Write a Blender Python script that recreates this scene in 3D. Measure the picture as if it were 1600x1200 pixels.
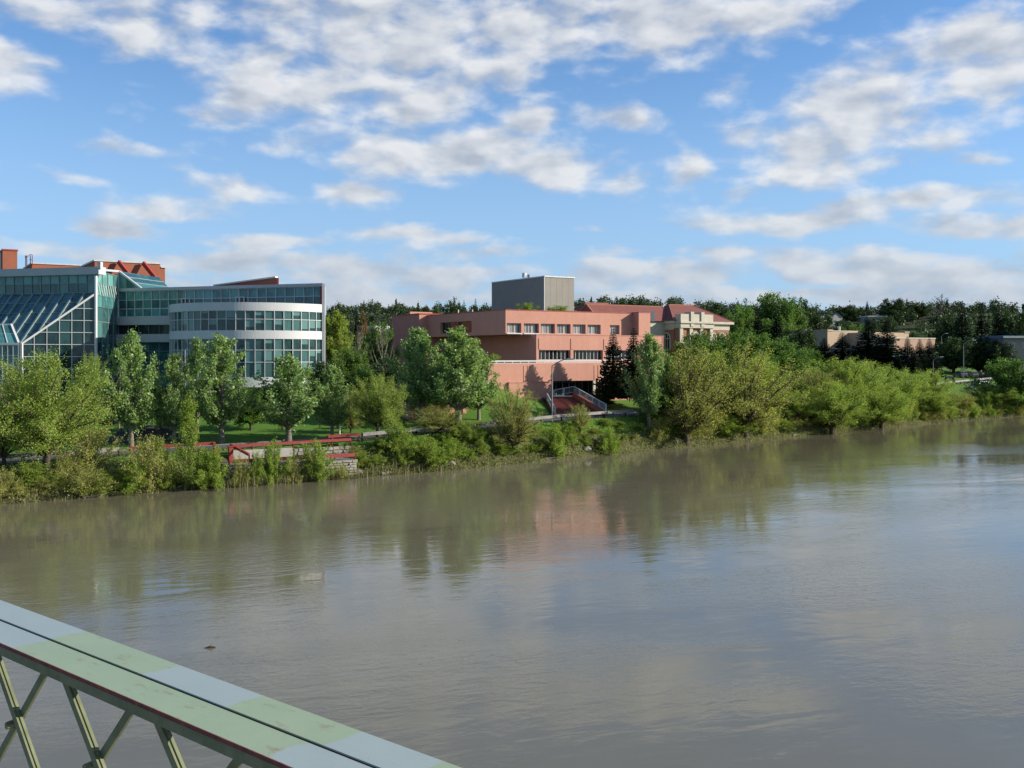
import bpy, bmesh, math, random
import numpy as np
from mathutils import Vector, Matrix

for _o in list(bpy.data.objects):
    bpy.data.objects.remove(_o)
S = bpy.context.scene
COL = S.collection
R = math.radians
# ------------------------------------------------------------------ camera
CH, F, HZ = 12.0, 1550.0, 555.0          # eye height above the river, focal length and eye level of the 1600 px photograph
cam = bpy.data.cameras.new('camera')
cam.sensor_width = 36.0
cam.lens = 36.0 * F / 1600.0
cam.shift_y = -(600.0 - HZ) / 1600.0
cam.clip_start, cam.clip_end = 0.1, 8000.0
camo = bpy.data.objects.new('camera', cam)
camo.location = (0, 0, CH)
camo.rotation_euler = (R(90), 0, 0)
COL.objects.link(camo)
S.camera = camo
# ------------------------------------------------------------------ exposure
S.view_settings.view_transform = 'Standard'
S.view_settings.look = 'None'
S.view_settings.exposure = 0.65
S.view_settings.gamma = 1.0
S.view_settings.use_curve_mapping = False
# ------------------------------------------------------------------ sun
SUN_EL, SUN_AZ = R(24.0), R(91.0)        # azimuth clockwise from the view direction (+Y)
sdir = Vector((math.sin(SUN_AZ) * math.cos(SUN_EL), math.cos(SUN_AZ) * math.cos(SUN_EL), math.sin(SUN_EL)))
sl = bpy.data.lights.new('sun', 'SUN')
sl.energy = 5.0
sl.angle = R(0.5)
sl.color = (1.0, 0.93, 0.80)
so = bpy.data.objects.new('sun', sl)
so.rotation_euler = (-sdir).to_track_quat('-Z', 'Y').to_euler()
so.location = (200, -20, 120)
COL.objects.link(so)


# ------------------------------------------------------------------ node helper
class NT:
    def __init__(self, tree):
        self.t = tree
        tree.nodes.clear()

    def n(self, typ, ins=None, **kw):
        nd = self.t.nodes.new(typ)
        for k, v in kw.items():
            setattr(nd, k, v)
        for k, v in (ins or {}).items():
            if hasattr(v, 'is_output'):
                self.t.links.new(v, nd.inputs[k])
            else:
                nd.inputs[k].default_value = v
        return nd

    def m(self, op, a, b=0.0, c=None, clamp=False):
        ins = {0: a, 1: b}
        if c is not None:
            ins[2] = c
        return self.n('ShaderNodeMath', ins, operation=op, use_clamp=clamp).outputs[0]

    def vm(self, op, a, b=None):
        ins = {0: a}
        if b is not None:
            ins[1] = b
        return self.n('ShaderNodeVectorMath', ins, operation=op)

    def noise(self, vec, scale, detail=2.0, rough=0.5, dist=0.0):
        return self.n('ShaderNodeTexNoise', {'Vector': vec, 'Scale': scale, 'Detail': detail, 'Roughness': rough, 'Distortion': dist})

    def mix(self, f, a, b):
        nd = self.n('ShaderNodeMix', {}, data_type='RGBA')
        for idx, v in ((0, f), (6, a), (7, b)):
            if hasattr(v, 'is_output'):
                self.t.links.new(v, nd.inputs[idx])
            else:
                if idx and len(v) == 3:
                    v = (*v, 1.0)
                nd.inputs[idx].default_value = v
        return nd.outputs[2]

    def rng(self, v, a, b, c, d, smooth=False):
        return self.n('ShaderNodeMapRange', {0: v, 1: a, 2: b, 3: c, 4: d}, interpolation_type='SMOOTHSTEP' if smooth else 'LINEAR').outputs[0]


# ------------------------------------------------------------------ sky
world = bpy.data.worlds.new('World')
S.world = world
world.use_nodes = True
W = NT(world.node_tree)
tc = W.n('ShaderNodeTexCoord').outputs['Generated']
sky = W.n('ShaderNodeTexSky', sky_type='NISHITA', sun_disc=False)
sky.sun_elevation = SUN_EL
sky.sun_rotation = SUN_AZ
sky.altitude = 600.0
sky.air_density = 1.0
sky.dust_density = 0.35
sky.ozone_density = 2.2
SKY_STR = 0.13
sep = W.n('ShaderNodeSeparateXYZ', {0: tc})
dx, dy, dz = sep.outputs
az = W.m('ARCTAN2', dx, dy)
el = W.m('ARCSINE', dz)
ae = W.n('ShaderNodeCombineXYZ', {0: az, 1: el, 2: 0.0}).outputs[0]
den = W.m('ADD', W.m('MAXIMUM', dz, 0.0), 0.10)
inv = W.m('DIVIDE', 1.0, den)
flat = W.n('ShaderNodeCombineXYZ', {0: W.m('MULTIPLY', dx, inv), 1: W.m('MULTIPLY', dy, inv), 2: 0.37}).outputs[0]
w1 = W.noise(flat, 1.15, 4.0, 0.55)
warp = W.vm('MULTIPLY', W.vm('SUBTRACT', w1.outputs['Color'], (0.5, 0.5, 0.5)).outputs[0], (0.10, 0.05, 0.0)).outputs[0]
aew = W.vm('ADD', ae, warp).outputs[0]
# the cloud banks of that evening: centre and half size as the photograph shows them, turned into compass and height angles
BANKS = [
    (20, 105, 75, 45, 1.0), (150, 30, 170, 45, .75), (240, 35, 110, 60, .8), (420, 20, 120, 60, .8), (460, 120, 170, 90, .9), (600, 60, 220, 110, .9),
    (640, 150, 200, 70, .85), (760, 120, 110, 80, .8), (800, 40, 250, 70, .9), (1020, 30, 170, 65, 1.0), (1180, 15, 150, 45, .85),
    (360, 170, 110, 28, .8), (830, 195, 70, 32, .85), (950, 190, 80, 32, .95), (480, 220, 90, 26, .6), (700, 235, 200, 52, 1.0),
    (850, 270, 130, 42, .95), (960, 285, 60, 32, .7), (560, 300, 85, 34, .95), (350, 295, 100, 28, .75), (260, 318, 95, 22, .75),
    (180, 348, 75, 24, .9), (200, 235, 60, 18, .7), (330, 245, 30, 10, .4), (100, 275, 80, 18, .65), (640, 370, 160, 20, .85),
    (1150, 130, 70, 34, .6), (1350, 160, 130, 85, 1.0), (1250, 230, 110, 60, .95), (1430, 190, 90, 60, .8), (1080, 270, 45, 40, .85), (1380, 250, 110, 34, .7),
    (1160, 295, 40, 24, .6), (1560, 90, 130, 75, .95), (1600, 150, 70, 50, .7), (1530, 245, 50, 16, .7), (1250, 340, 190, 30, .95), (1450, 315, 180, 26, .9),
    (1560, 350, 160, 22, .85), (1320, 412, 190, 28, 1.0), (1500, 428, 180, 32, 1.05), (1140, 402, 130, 20, .75), (420, 375, 140, 20, .8), (330, 410, 220, 26, .85),
    (560, 425, 210, 34, .95), (700, 430, 170, 30, .9), (1020, 432, 190, 28, .9), (1480, 20, 40, 14, .5), (130, 395, 180, 24, .75), (1260, 458, 360, 26, .85), (560, 462, 340, 30, 1.0), (980, 465, 260, 24, .95), (1480, 465, 240, 28, 1.0), (300, 440, 200, 24, .85), (760, 395, 120, 18, .7), (60, 330, 60, 14, .5), (930, 352, 30, 9, .45), (1010, 400, 110, 16, .7),
]
acc = None
for (bx, by, rx, ry, amp) in BANKS:
    baz = math.atan((bx - 800) / F)
    bel = math.atan((HZ - by) / F * math.cos(baz))
    v = W.vm('SUBTRACT', aew, (baz, bel, 0.0)).outputs[0]
    v = W.vm('MULTIPLY', v, (F / rx / 1.02, F / ry / 1.0, 0.0)).outputs[0]
    d2 = W.vm('DOT_PRODUCT', v, v).outputs['Value']
    e = W.m('MULTIPLY', W.m('EXPONENT', W.m('MULTIPLY', d2, -1.0)), amp)
    acc = e if acc is None else W.m('SMOOTH_MAX', acc, e, 0.12)
acc = W.m('MINIMUM', acc, 1.1)
# round the rest of the compass unseen banks from a broad noise, thinned to lower the fill light
ahead = W.m('MULTIPLY', W.rng(W.m('ABSOLUTE', az), 0.55, 0.75, 1.0, 0.0, True), W.rng(el, 0.36, 0.50, 1.0, 0.0, True))
broad = W.rng(W.noise(flat, 0.75, 1.0).outputs[0], 0.50, 0.70, 0.0, 0.85, True)
cover = W.m('ADD', W.m('MULTIPLY', acc, ahead), W.m('MULTIPLY', broad, W.m('SUBTRACT', 1.0, ahead)))
# billows: noise laid over the flattened sky for grain, and over compass angles for the puffs near the horizon
aes = W.vm('MULTIPLY', ae, (17.0, 33.0, 0.0)).outputs[0]
f1 = W.noise(aes, 1.0, 7.0, 0.50, 0.15)
f2 = W.noise(W.vm('ADD', aes, (0.20, 0.38, 0.0)).outputs[0], 1.0, 3.0, 0.45, 0.15)
dens = W.m('ADD', cover, W.m('MULTIPLY', W.m('SUBTRACT', f1.outputs[0], 0.5), 1.7))
alpha = W.rng(dens, 0.27, 0.92, 0.0, 1.0, True)
thick = W.rng(dens, 0.60, 1.40, 0.0, 1.0, True)
lit = W.rng(W.m('SUBTRACT', f1.outputs[0], f2.outputs[0]), -0.16, 0.16, 0.0, 1.0)
cl = W.m('ADD', W.m('MULTIPLY', lit, 0.78), W.m('MULTIPLY', W.m('SUBTRACT', 1.0, thick), 0.26), clamp=True)
ccol = W.mix(cl, (0.37, 0.43, 0.53), (0.86, 0.87, 0.88))
lowf = W.rng(el, 0.02, 0.20, 0.0, 1.0, True)
ccol = W.mix(lowf, W.mix(0.5, ccol, (0.42, 0.50, 0.61)), ccol)
alpha = W.m('MULTIPLY', alpha, W.rng(dz, -0.03, 0.03, 0.35, 0.92, True))
skyc = W.vm('MULTIPLY', sky.outputs[0], (SKY_STR * 0.84, SKY_STR * 1.10, SKY_STR * 1.34)).outputs[0]
skyc = W.mix(W.rng(el, 0.0, 0.34, 0.78, 0.0, True), skyc, (0.38, 0.565, 0.83))
tot = W.mix(alpha, skyc, ccol)
bg = W.n('ShaderNodeBackground', {0: W.vm('SCALE', tot).outputs[0], 1: 0.1})
bg.inputs[0].links[0].from_node.inputs['Scale'].default_value = 10.0 / 2 ** 0.65
W.n('ShaderNodeOutputWorld', {0: bg.outputs[0]})
world.cycles.sampling_method = 'MANUAL'
world.cycles.sample_map_resolution = 512
S.render.engine = 'CYCLES'
S.cycles.max_bounces = 6
S.cycles.diffuse_bounces = 3
S.cycles.glossy_bounces = 3
S.cycles.transmission_bounces = 3
S.cycles.transparent_max_bounces = 4
S.cycles.use_denoising = True


# ------------------------------------------------------------------ helpers: places
def PX(px, py, Y):
    """The point at distance Y that the photograph shows at pixel (px, py)."""
    return Vector(((px - 800) / F * Y, Y, CH - (py - HZ) / F * Y))


def zat(py, Y):
    return CH - (py - HZ) / F * Y


class Frame:
    """A vertical wall's own axes: a along the wall to the right, b out of the wall, z up."""
    def __init__(self, x, y, ux, uy):
        l = math.hypot(ux, uy)
        self.o = Vector((x, y, 0))
        self.u = Vector((ux / l, uy / l, 0))
        self.n = Vector((uy / l, -ux / l, 0))

    def p(self, a, b, z):
        return self.o + self.u * a + self.n * b + Vector((0, 0, z))

    def a_at(self, px, b=0.0):
        k = (px - 800) / F
        o = self.o + self.n * b
        return (k * o.y - o.x) / (self.u.x - k * self.u.y)

    def Yat(self, px, b=0.0):
        a = self.a_at(px, b)
        return (self.o + self.n * b + self.u * a).y

    def z_at(self, px, py, b=0.0):
        return zat(py, self.Yat(px, b))


# ------------------------------------------------------------------ helpers: meshes and objects
ORG = {}


class MB:
    def __init__(self):
        self.v, self.f = [], []

    def quad(self, a, b, c, d):
        i = len(self.v)
        self.v += [tuple(a), tuple(b), tuple(c), tuple(d)]
        self.f.append((i, i + 1, i + 2, i + 3))
        return self

    def poly(self, pts):
        i = len(self.v)
        self.v += [tuple(p) for p in pts]
        self.f.append(tuple(range(i, i + len(pts))))
        return self

    def box8(self, p):
        i = len(self.v)
        self.v += [tuple(q) for q in p]
        for f in ((0, 3, 2, 1), (4, 5, 6, 7), (0, 1, 5, 4), (1, 2, 6, 5), (2, 3, 7, 6), (3, 0, 4, 7)):
            self.f.append(tuple(i + k for k in f))
        return self

    def fbox(self, fr, a0, a1, b0, b1, z0, z1):
        return self.box8([fr.p(a, b, z) for z in (z0, z1) for (a, b) in ((a0, b0), (a0, b1), (a1, b1), (a1, b0))])

    def box(self, x0, x1, y0, y1, z0, z1):
        return self.box8([(x, y, z) for z in (z0, z1) for (x, y) in ((x0, y0), (x1, y0), (x1, y1), (x0, y1))])

    def bar(self, p, q, w, h, up=(0, 0, 1)):
        p, q, up = Vector(p), Vector(q), Vector(up)
        d = (q - p).normalized()
        s = d.cross(up)
        if s.length < 1e-4:
            s = d.cross(Vector((1, 0, 0)))
        s.normalize()
        t = s.cross(d).normalized()
        s, t = s * w / 2, t * h / 2
        return self.box8([p - s - t, p + s - t, p + s + t, p - s + t, q - s - t, q + s - t, q + s + t, q - s + t])

    def tube(self, pts, rad, n=5, cap=False):
        i0 = len(self.v)
        pts = [Vector(p) for p in pts]
        ref = Vector((0.31, 0.93, 0.17))
        for k, p in enumerate(pts):
            d = (pts[min(k + 1, len(pts) - 1)] - pts[max(k - 1, 0)]).normalized()
            s = d.cross(ref).normalized()
            t = d.cross(s)
            for j in range(n):
                an = 2 * math.pi * j / n
                self.v.append(tuple(p + (s * math.cos(an) + t * math.sin(an)) * rad[k]))
        for k in range(len(pts) - 1):
            for j in range(n):
                a = i0 + k * n + j
                b = i0 + k * n + (j + 1) % n
                self.f.append((a, b, b + n, a + n))
        if cap:
            self.f.append(tuple(i0 + j for j in range(n))[::-1])
            self.f.append(tuple(i0 + (len(pts) - 1) * n + j for j in range(n)))
        return self

    def prism(self, xy, z0, z1):
        n = len(xy)
        i = len(self.v)
        self.v += [(x, y, z0) for x, y in xy] + [(x, y, z1) for x, y in xy]
        self.f.append(tuple(i + k for k in range(n))[::-1])
        self.f.append(tuple(i + n + k for k in range(n)))
        for k in range(n):
            j = (k + 1) % n
            self.f.append((i + k, i + j, i + n + j, i + n + k))
        return self

    def wall(self, fr, a0, a1, z0, z1, b, th, holes=()):
        """A wall with openings: front, back, reveals and ends."""
        As = sorted({a0, a1, *[h[0] for h in holes], *[h[1] for h in holes]})
        Zs = sorted({z0, z1, *[h[2] for h in holes], *[h[3] for h in holes]})
        As = [x for x in As if a0 - 1e-6 <= x <= a1 + 1e-6]
        Zs = [x for x in Zs if z0 - 1e-6 <= x <= z1 + 1e-6]

        def solid(i, j):
            if i < 0 or j < 0 or i >= len(As) - 1 or j >= len(Zs) - 1:
                return False
            ca, cz = (As[i] + As[i + 1]) / 2, (Zs[j] + Zs[j + 1]) / 2
            return not any(h[0] < ca < h[1] and h[2] < cz < h[3] for h in holes)
        P = fr.p
        for i in range(len(As) - 1):
            for j in range(len(Zs) - 1):
                if not solid(i, j):
                    continue
                l, r, d, u = As[i], As[i + 1], Zs[j], Zs[j + 1]
                self.quad(P(l, b, d), P(r, b, d), P(r, b, u), P(l, b, u))
                self.quad(P(r, b - th, d), P(l, b - th, d), P(l, b - th, u), P(r, b - th, u))
                if not solid(i - 1, j):
                    self.quad(P(l, b - th, d), P(l, b, d), P(l, b, u), P(l, b - th, u))
                if not solid(i + 1, j):
                    self.quad(P(r, b, d), P(r, b - th, d), P(r, b - th, u), P(r, b, u))
                if not solid(i, j - 1):
                    self.quad(P(l, b - th, d), P(r, b - th, d), P(r, b, d), P(l, b, d))
                if not solid(i, j + 1):
                    self.quad(P(l, b, u), P(r, b, u), P(r, b - th, u), P(l, b - th, u))
        return self

    def mesh(self, name, mat, org=Vector((0, 0, 0)), smooth=False):
        me = bpy.data.meshes.new(name)
        me.from_pydata([(x - org[0], y - org[1], z - org[2]) for x, y, z in self.v], [], self.f)
        if mat:
            me.materials.append(mat)
        if smooth:
            me.polygons.foreach_set('use_smooth', [True] * len(me.polygons))
        me.update()
        return me

    def build(self, name, mat, parent=None, org=None, smooth=False, kind=None):
        o0 = ORG.get(parent.name, Vector((0, 0, 0))) if parent else Vector(org or (0, 0, 0))
        ob = bpy.data.objects.new(name, self.mesh(name, mat, o0, smooth))
        COL.objects.link(ob)
        if parent:
            ob.parent = parent
        else:
            ob.location = o0
        ORG[ob.name] = Vector(o0)
        if kind:
            ob['kind'] = kind
        return ob


def tag(o, label=None, cat=None, group=None, kind=None):
    for k, v in (('label', label), ('category', cat), ('group', group), ('kind', kind)):
        if v:
            o[k] = v
    return o


def thing(name, label, cat, loc=(0, 0, 0), group=None):
    o = bpy.data.objects.new(name, None)
    COL.objects.link(o)
    o.location = loc
    o.empty_display_size = 0.3
    ORG[o.name] = Vector(loc)
    return tag(o, label, cat, group)


def place(name, mesh, parent, loc=(0, 0, 0), rot=(0, 0, 0), scale=(1, 1, 1)):
    """An object that shares mesh data; loc is a world position for children of unrotated things."""
    o = bpy.data.objects.new(name, mesh)
    COL.objects.link(o)
    o0 = ORG.get(parent.name, Vector((0, 0, 0))) if parent else Vector((0, 0, 0))
    o.parent = parent
    o.location = Vector(loc) - o0
    o.rotation_euler = rot
    o.scale = scale
    ORG[o.name] = o0
    return o


# ------------------------------------------------------------------ materials
def mat_new(name):
    m = bpy.data.materials.new(name)
    m.use_nodes = True
    return m, NT(m.node_tree)


def finish(T, shader):
    T.n('ShaderNodeOutputMaterial', {0: shader})


def plain(name, col, rough=0.7, metal=0.0, spec=0.4, var=0.12, scale=1.5, bump=0.0):
    m, T = mat_new(name)
    ob = T.n('ShaderNodeTexCoord').outputs['Object']
    col = tuple(c * 0.8 for c in col)
    nz = T.noise(ob, scale, 5.0, 0.6).outputs[0]
    c0 = tuple(c * (1 - var) for c in col)
    c1 = tuple(min(1, c * (1 + var)) for c in col)
    c = T.mix(T.rng(nz, 0.3, 0.7, 0, 1), c0, c1)
    ins = {'Base Color': c, 'Roughness': rough, 'Metallic': metal, 'Specular IOR Level': spec}
    if bump:
        ins['Normal'] = T.n('ShaderNodeBump', {'Strength': 0.5, 'Distance': bump, 'Height': nz}).outputs[0]
    finish(T, T.n('ShaderNodeBsdfPrincipled', ins).outputs[0])
    return m


def brick_mat(name, col, var=0.16, course=0.25):
    m, T = mat_new(name)
    col = tuple(c * 0.8 for c in col)
    g = T.n('ShaderNodeNewGeometry')
    p = g.outputs['Position']
    sp = T.n('ShaderNodeSeparateXYZ', {0: p})
    along = T.m('ADD', T.m('MULTIPLY', sp.outputs[0], 0.85), T.m('MULTIPLY', sp.outputs[1], 0.53))
    across = T.m('ADD', T.m('MULTIPLY', sp.outputs[0], -0.53), T.m('MULTIPLY', sp.outputs[1], 0.85))
    bv = T.n('ShaderNodeCombineXYZ', {0: T.m('ADD', along, across), 1: sp.outputs[2], 2: 0.0}).outputs[0]
    bt = T.n('ShaderNodeTexBrick', {'Vector': bv, 'Color1': (0.42, 0.42, 0.42, 1), 'Color2': (0.60, 0.60, 0.60, 1), 'Mortar': (0.66, 0.66, 0.66, 1),
                                    'Scale': 1.0, 'Mortar Size': 0.012, 'Brick Width': course * 2.4, 'Row Height': course})
    nz = T.noise(p, 0.35, 6.0, 0.62).outputs[0]
    streak = T.noise(T.vm('MULTIPLY', p, (1.6, 1.6, 0.16)).outputs[0], 1.0, 4.0, 0.6).outputs[0]
    v = T.m('ADD', T.m('MULTIPLY', bt.outputs[0], 0.35), T.m('ADD', T.m('MULTIPLY', nz, 0.38), T.m('MULTIPLY', streak, 0.30)))
    c = T.mix(T.rng(v, 0.34, 0.70, 0, 1), tuple(x * (1 - var) for x in col), tuple(x * (1 + var) for x in col))
    bmp = T.n('ShaderNodeBump', {'Strength': 0.4, 'Distance': 0.01, 'Height': bt.outputs[1]})
    bmp.invert = True
    finish(T, T.n('ShaderNodeBsdfPrincipled', {'Base Color': c, 'Roughness': 0.88, 'Specular IOR Level': 0.25, 'Normal': bmp.outputs[0]}).outputs[0])
    return m


def glass_mat(name, dark, light, p_light=0.3, rough=0.04, ior=1.46, blind=None, p_blind=0.0):
    m, T = mat_new(name)
    oi = T.n('ShaderNodeObjectInfo').outputs['Random']
    ob = T.n('ShaderNodeTexCoord').outputs['Object']
    geo = T.n('ShaderNodeNewGeometry').outputs['Position']
    r2 = T.m('FRACT', T.m('MULTIPLY', oi, 17.31))
    base = T.mix(T.rng(oi, 1 - p_light - 0.12, 1 - p_light + 0.12, 0, 1), dark, light)
    inside = T.noise(T.vm('MULTIPLY', geo, (1.4, 1.4, 0.7)).outputs[0], 0.8, 3.0, 0.55).outputs[0]
    base = T.mix(T.rng(inside, 0.42, 0.68, 0, 0.75), base, tuple(min(1, c * 2.2 + 0.006) for c in dark))
    if blind:
        z = T.n('ShaderNodeSeparateXYZ', {0: ob}).outputs[2]
        drop = T.m('GREATER_THAN', z, T.rng(r2, 0, 1, 0.45, -0.55))
        on = T.m('MULTIPLY', drop, T.m('LESS_THAN', oi, p_blind))
        base = T.mix(on, base, blind)
    finish(T, T.n('ShaderNodeBsdfPrincipled', {'Base Color': base, 'Roughness': rough, 'IOR': ior, 'Specular IOR Level': 0.5}).outputs[0])
    return m


def leaf_mat(name, c0, c1, c2, trans=0.35, rough=0.55, spec=0.25, hue=0.25):
    """Leaves: colour differs from leaf to leaf and from tree to tree."""
    m, T = mat_new(name)
    oi = T.n('ShaderNodeObjectInfo').outputs['Random']
    g = T.n('ShaderNodeNewGeometry')
    ri = g.outputs['Random Per Island']
    ob = T.n('ShaderNodeTexCoord').outputs['Object']
    nz = T.noise(ob, 0.7, 2.0).outputs[0]
    f = T.m('ADD', T.m('MULTIPLY', ri, 0.55), T.m('MULTIPLY', T.rng(nz, 0.3, 0.7, 0, 1), 0.45))
    c = T.mix(f, c0, c1)
    c = T.mix(T.m('MULTIPLY', oi, hue), c, c2)
    a = T.n('ShaderNodeBsdfPrincipled', {'Base Color': c, 'Roughness': rough, 'Specular IOR Level': spec}).outputs[0]
    tcol = T.vm('MULTIPLY', c, (1.15, 1.25, 0.6)).outputs[0]
    b = T.n('ShaderNodeBsdfTranslucent', {0: tcol}).outputs[0]
    finish(T, T.n('ShaderNodeMixShader', {0: trans, 1: a, 2: b}).outputs[0])
    return m


M = {}
M['pink'] = brick_mat('rose brick', (0.575, 0.288, 0.212), 0.12)
M['red'] = brick_mat('red brick', (0.36, 0.125, 0.075))
M['redpaint'] = plain('red painted wood', (0.29, 0.042, 0.032), 0.55, var=0.2, scale=3)
M['stair'] = brick_mat('red brick paving darkened as shade', (0.21, 0.058, 0.045), 0.15)  # brick colour darkened to carry the shade that lies on the stairway
M['redsteel'] = plain('red steel', (0.40, 0.05, 0.035), 0.5)
M['white'] = plain('white panel', (0.64, 0.64, 0.63), 0.55, var=0.05, scale=0.6)
M['panel'] = plain('grey white cladding', (0.48, 0.50, 0.52), 0.6, var=0.06, scale=0.6)
M['frame'] = plain('pale aluminium', (0.60, 0.63, 0.63), 0.45, metal=0.15, var=0.06)
M['greyframe'] = plain('grey green frame', (0.21, 0.29, 0.285), 0.5, metal=0.15, var=0.08)
M['flash'] = plain('metal flashing', (0.62, 0.62, 0.60), 0.5, metal=0.2)
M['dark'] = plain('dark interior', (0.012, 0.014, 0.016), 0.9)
M['roof'] = plain('gravel roof', (0.22, 0.21, 0.20), 0.95, var=0.2)
M['concrete'] = plain('concrete', (0.40, 0.38, 0.34), 0.9, var=0.18, scale=0.7)
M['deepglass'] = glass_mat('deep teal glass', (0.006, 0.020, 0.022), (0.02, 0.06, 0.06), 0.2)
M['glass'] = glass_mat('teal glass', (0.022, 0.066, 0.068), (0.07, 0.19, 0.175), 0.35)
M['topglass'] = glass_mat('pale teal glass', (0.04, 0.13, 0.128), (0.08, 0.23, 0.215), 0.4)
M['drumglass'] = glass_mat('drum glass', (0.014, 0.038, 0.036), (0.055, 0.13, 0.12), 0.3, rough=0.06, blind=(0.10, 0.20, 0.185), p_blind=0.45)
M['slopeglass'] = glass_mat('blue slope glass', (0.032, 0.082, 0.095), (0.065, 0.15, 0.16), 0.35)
M['litglass'] = glass_mat('sunlit atrium glass', (0.03, 0.11, 0.10), (0.16, 0.34, 0.30), 0.55)  # lighter opaque panes, the sunlit interior painted into their colour
M['brickglass'] = glass_mat('curtained window glass', (0.10, 0.10, 0.095), (0.28, 0.27, 0.25), 0.5)
M['darkglass'] = glass_mat('dark window glass', (0.008, 0.010, 0.012), (0.03, 0.035, 0.035), 0.2)
M['towerdark'] = plain('umber metal siding', (0.30, 0.272, 0.235), 0.8, var=0.06, scale=0.4)
M['courtbrick'] = brick_mat('court brick', (0.36, 0.16, 0.11))
M['cream'] = plain('cream limestone', (0.55, 0.50, 0.40), 0.85, var=0.1)
M['tan'] = plain('tan stucco', (0.50, 0.37, 0.25), 0.9, var=0.08)
M['tanpink'] = plain('rose tan stucco', (0.45, 0.29, 0.21), 0.9, var=0.08)
M['bark'] = plain('grey brown bark', (0.085, 0.062, 0.045), 0.95, var=0.35, scale=4)
M['twig'] = plain('olive twigs', (0.17, 0.135, 0.085), 0.9, var=0.25, scale=2)
M['palebark'] = plain('pale poplar bark', (0.20, 0.175, 0.135), 0.9, var=0.3, scale=3)
M['steel'] = plain('galvanised steel', (0.42, 0.43, 0.43), 0.5, metal=0.4)
M['lampgrey'] = plain('grey lamp post', (0.22, 0.24, 0.24), 0.6)
M['rail'] = plain('weathered barrier plank', (0.28, 0.265, 0.24), 0.85, var=0.3, scale=2)
M['post'] = plain('dark barrier post', (0.05, 0.04, 0.032), 0.9)
M['asphalt'] = plain('asphalt', (0.085, 0.083, 0.08), 0.95, var=0.2, scale=1.2)
M['path'] = plain('path concrete', (0.20, 0.19, 0.17), 0.95, var=0.15)
M['silver'] = plain('silver car paint', (0.30, 0.31, 0.33), 0.35, metal=0.5, var=0.02)
M['navy'] = plain('dark blue car paint', (0.03, 0.035, 0.06), 0.25, metal=0.3, var=0.05)
M['blackcar'] = plain('black car paint', (0.015, 0.015, 0.017), 0.3, var=0.05)
M['tyre'] = plain('tyre rubber', (0.015, 0.015, 0.015), 0.9)
M['lens'] = plain('lamp lens', (0.75, 0.75, 0.72), 0.2)
M['siding'] = plain('pale house siding', (0.36, 0.36, 0.35), 0.8)
M['shingle'] = plain('grey shingles', (0.14, 0.13, 0.13), 0.9)
M['bluemetal'] = plain('blue metal roof', (0.05, 0.12, 0.22), 0.5)

# roof tiles of the courthouse
m, T = mat_new('red clay tile')
p = T.n('ShaderNodeNewGeometry').outputs['Position']
nz = T.noise(p, 0.8, 5.0, 0.65).outputs[0]
wv = T.n('ShaderNodeTexWave', {'Vector': p, 'Scale': 1.1, 'Distortion': 0.3}, bands_direction='Z').outputs[1]
c = T.mix(T.m('ADD', T.m('MULTIPLY', nz, 0.7), T.m('MULTIPLY', wv, 0.25)), (0.10, 0.028, 0.022), (0.24, 0.075, 0.055))
finish(T, T.n('ShaderNodeBsdfPrincipled', {'Base Color': c, 'Roughness': 0.8}).outputs[0])
M['tile'] = m

# leaves
M['leaf_willow'] = leaf_mat('fresh yellow green leaves', (0.1972, 0.2853, 0.0425), (0.3519, 0.4392, 0.1), (0.279, 0.3186, 0.092), 0.50)
M['leaf_olive'] = leaf_mat('sparse olive leaves', (0.268, 0.293, 0.067), (0.439, 0.451, 0.122), (0.366, 0.329, 0.122), 0.48)
M['leaf_poplar'] = leaf_mat('glossy poplar leaves', (0.1311, 0.2196, 0.05), (0.3087, 0.4275, 0.175), (0.2375, 0.3042, 0.1), 0.42, rough=0.48, spec=0.35)
M['leaf_green'] = leaf_mat('mid green leaves', (0.0655, 0.1395, 0.0253), (0.1415, 0.2331, 0.0484), (0.1092, 0.1449, 0.0374), 0.42)
M['leaf_dark'] = leaf_mat('deep green leaves', (0.0276, 0.0575, 0.018), (0.0655, 0.1081, 0.0312), (0.0506, 0.0575, 0.024), 0.25)
M['leaf_bush'] = leaf_mat('bright shrub leaves', (0.1548, 0.2482, 0.0319), (0.3204, 0.4009, 0.0825), (0.2898, 0.2863, 0.0759), 0.50)
M['needle'] = leaf_mat('spruce needles', (0.0121, 0.023, 0.0135), (0.0297, 0.0459, 0.0243), (0.0378, 0.0378, 0.0203), 0.05)
M['reed'] = leaf_mat('dry reeds', (0.12, 0.115, 0.05), (0.22, 0.20, 0.09), (0.12, 0.12, 0.05), 0.2)
M['cover'] = leaf_mat('bank undergrowth', (0.114, 0.174, 0.03), (0.264, 0.324, 0.078), (0.12, 0.12, 0.048), 0.40)
M['leaf_wood'] = leaf_mat('hillside leaves', (0.0364, 0.0635, 0.024), (0.078, 0.1148, 0.042), (0.065, 0.0675, 0.03), 0.15)
M['leaf_rust'] = leaf_mat('rusty young leaves', (0.16, 0.085, 0.025), (0.22, 0.12, 0.035), (0.16, 0.1, 0.03), 0.3)

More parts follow.
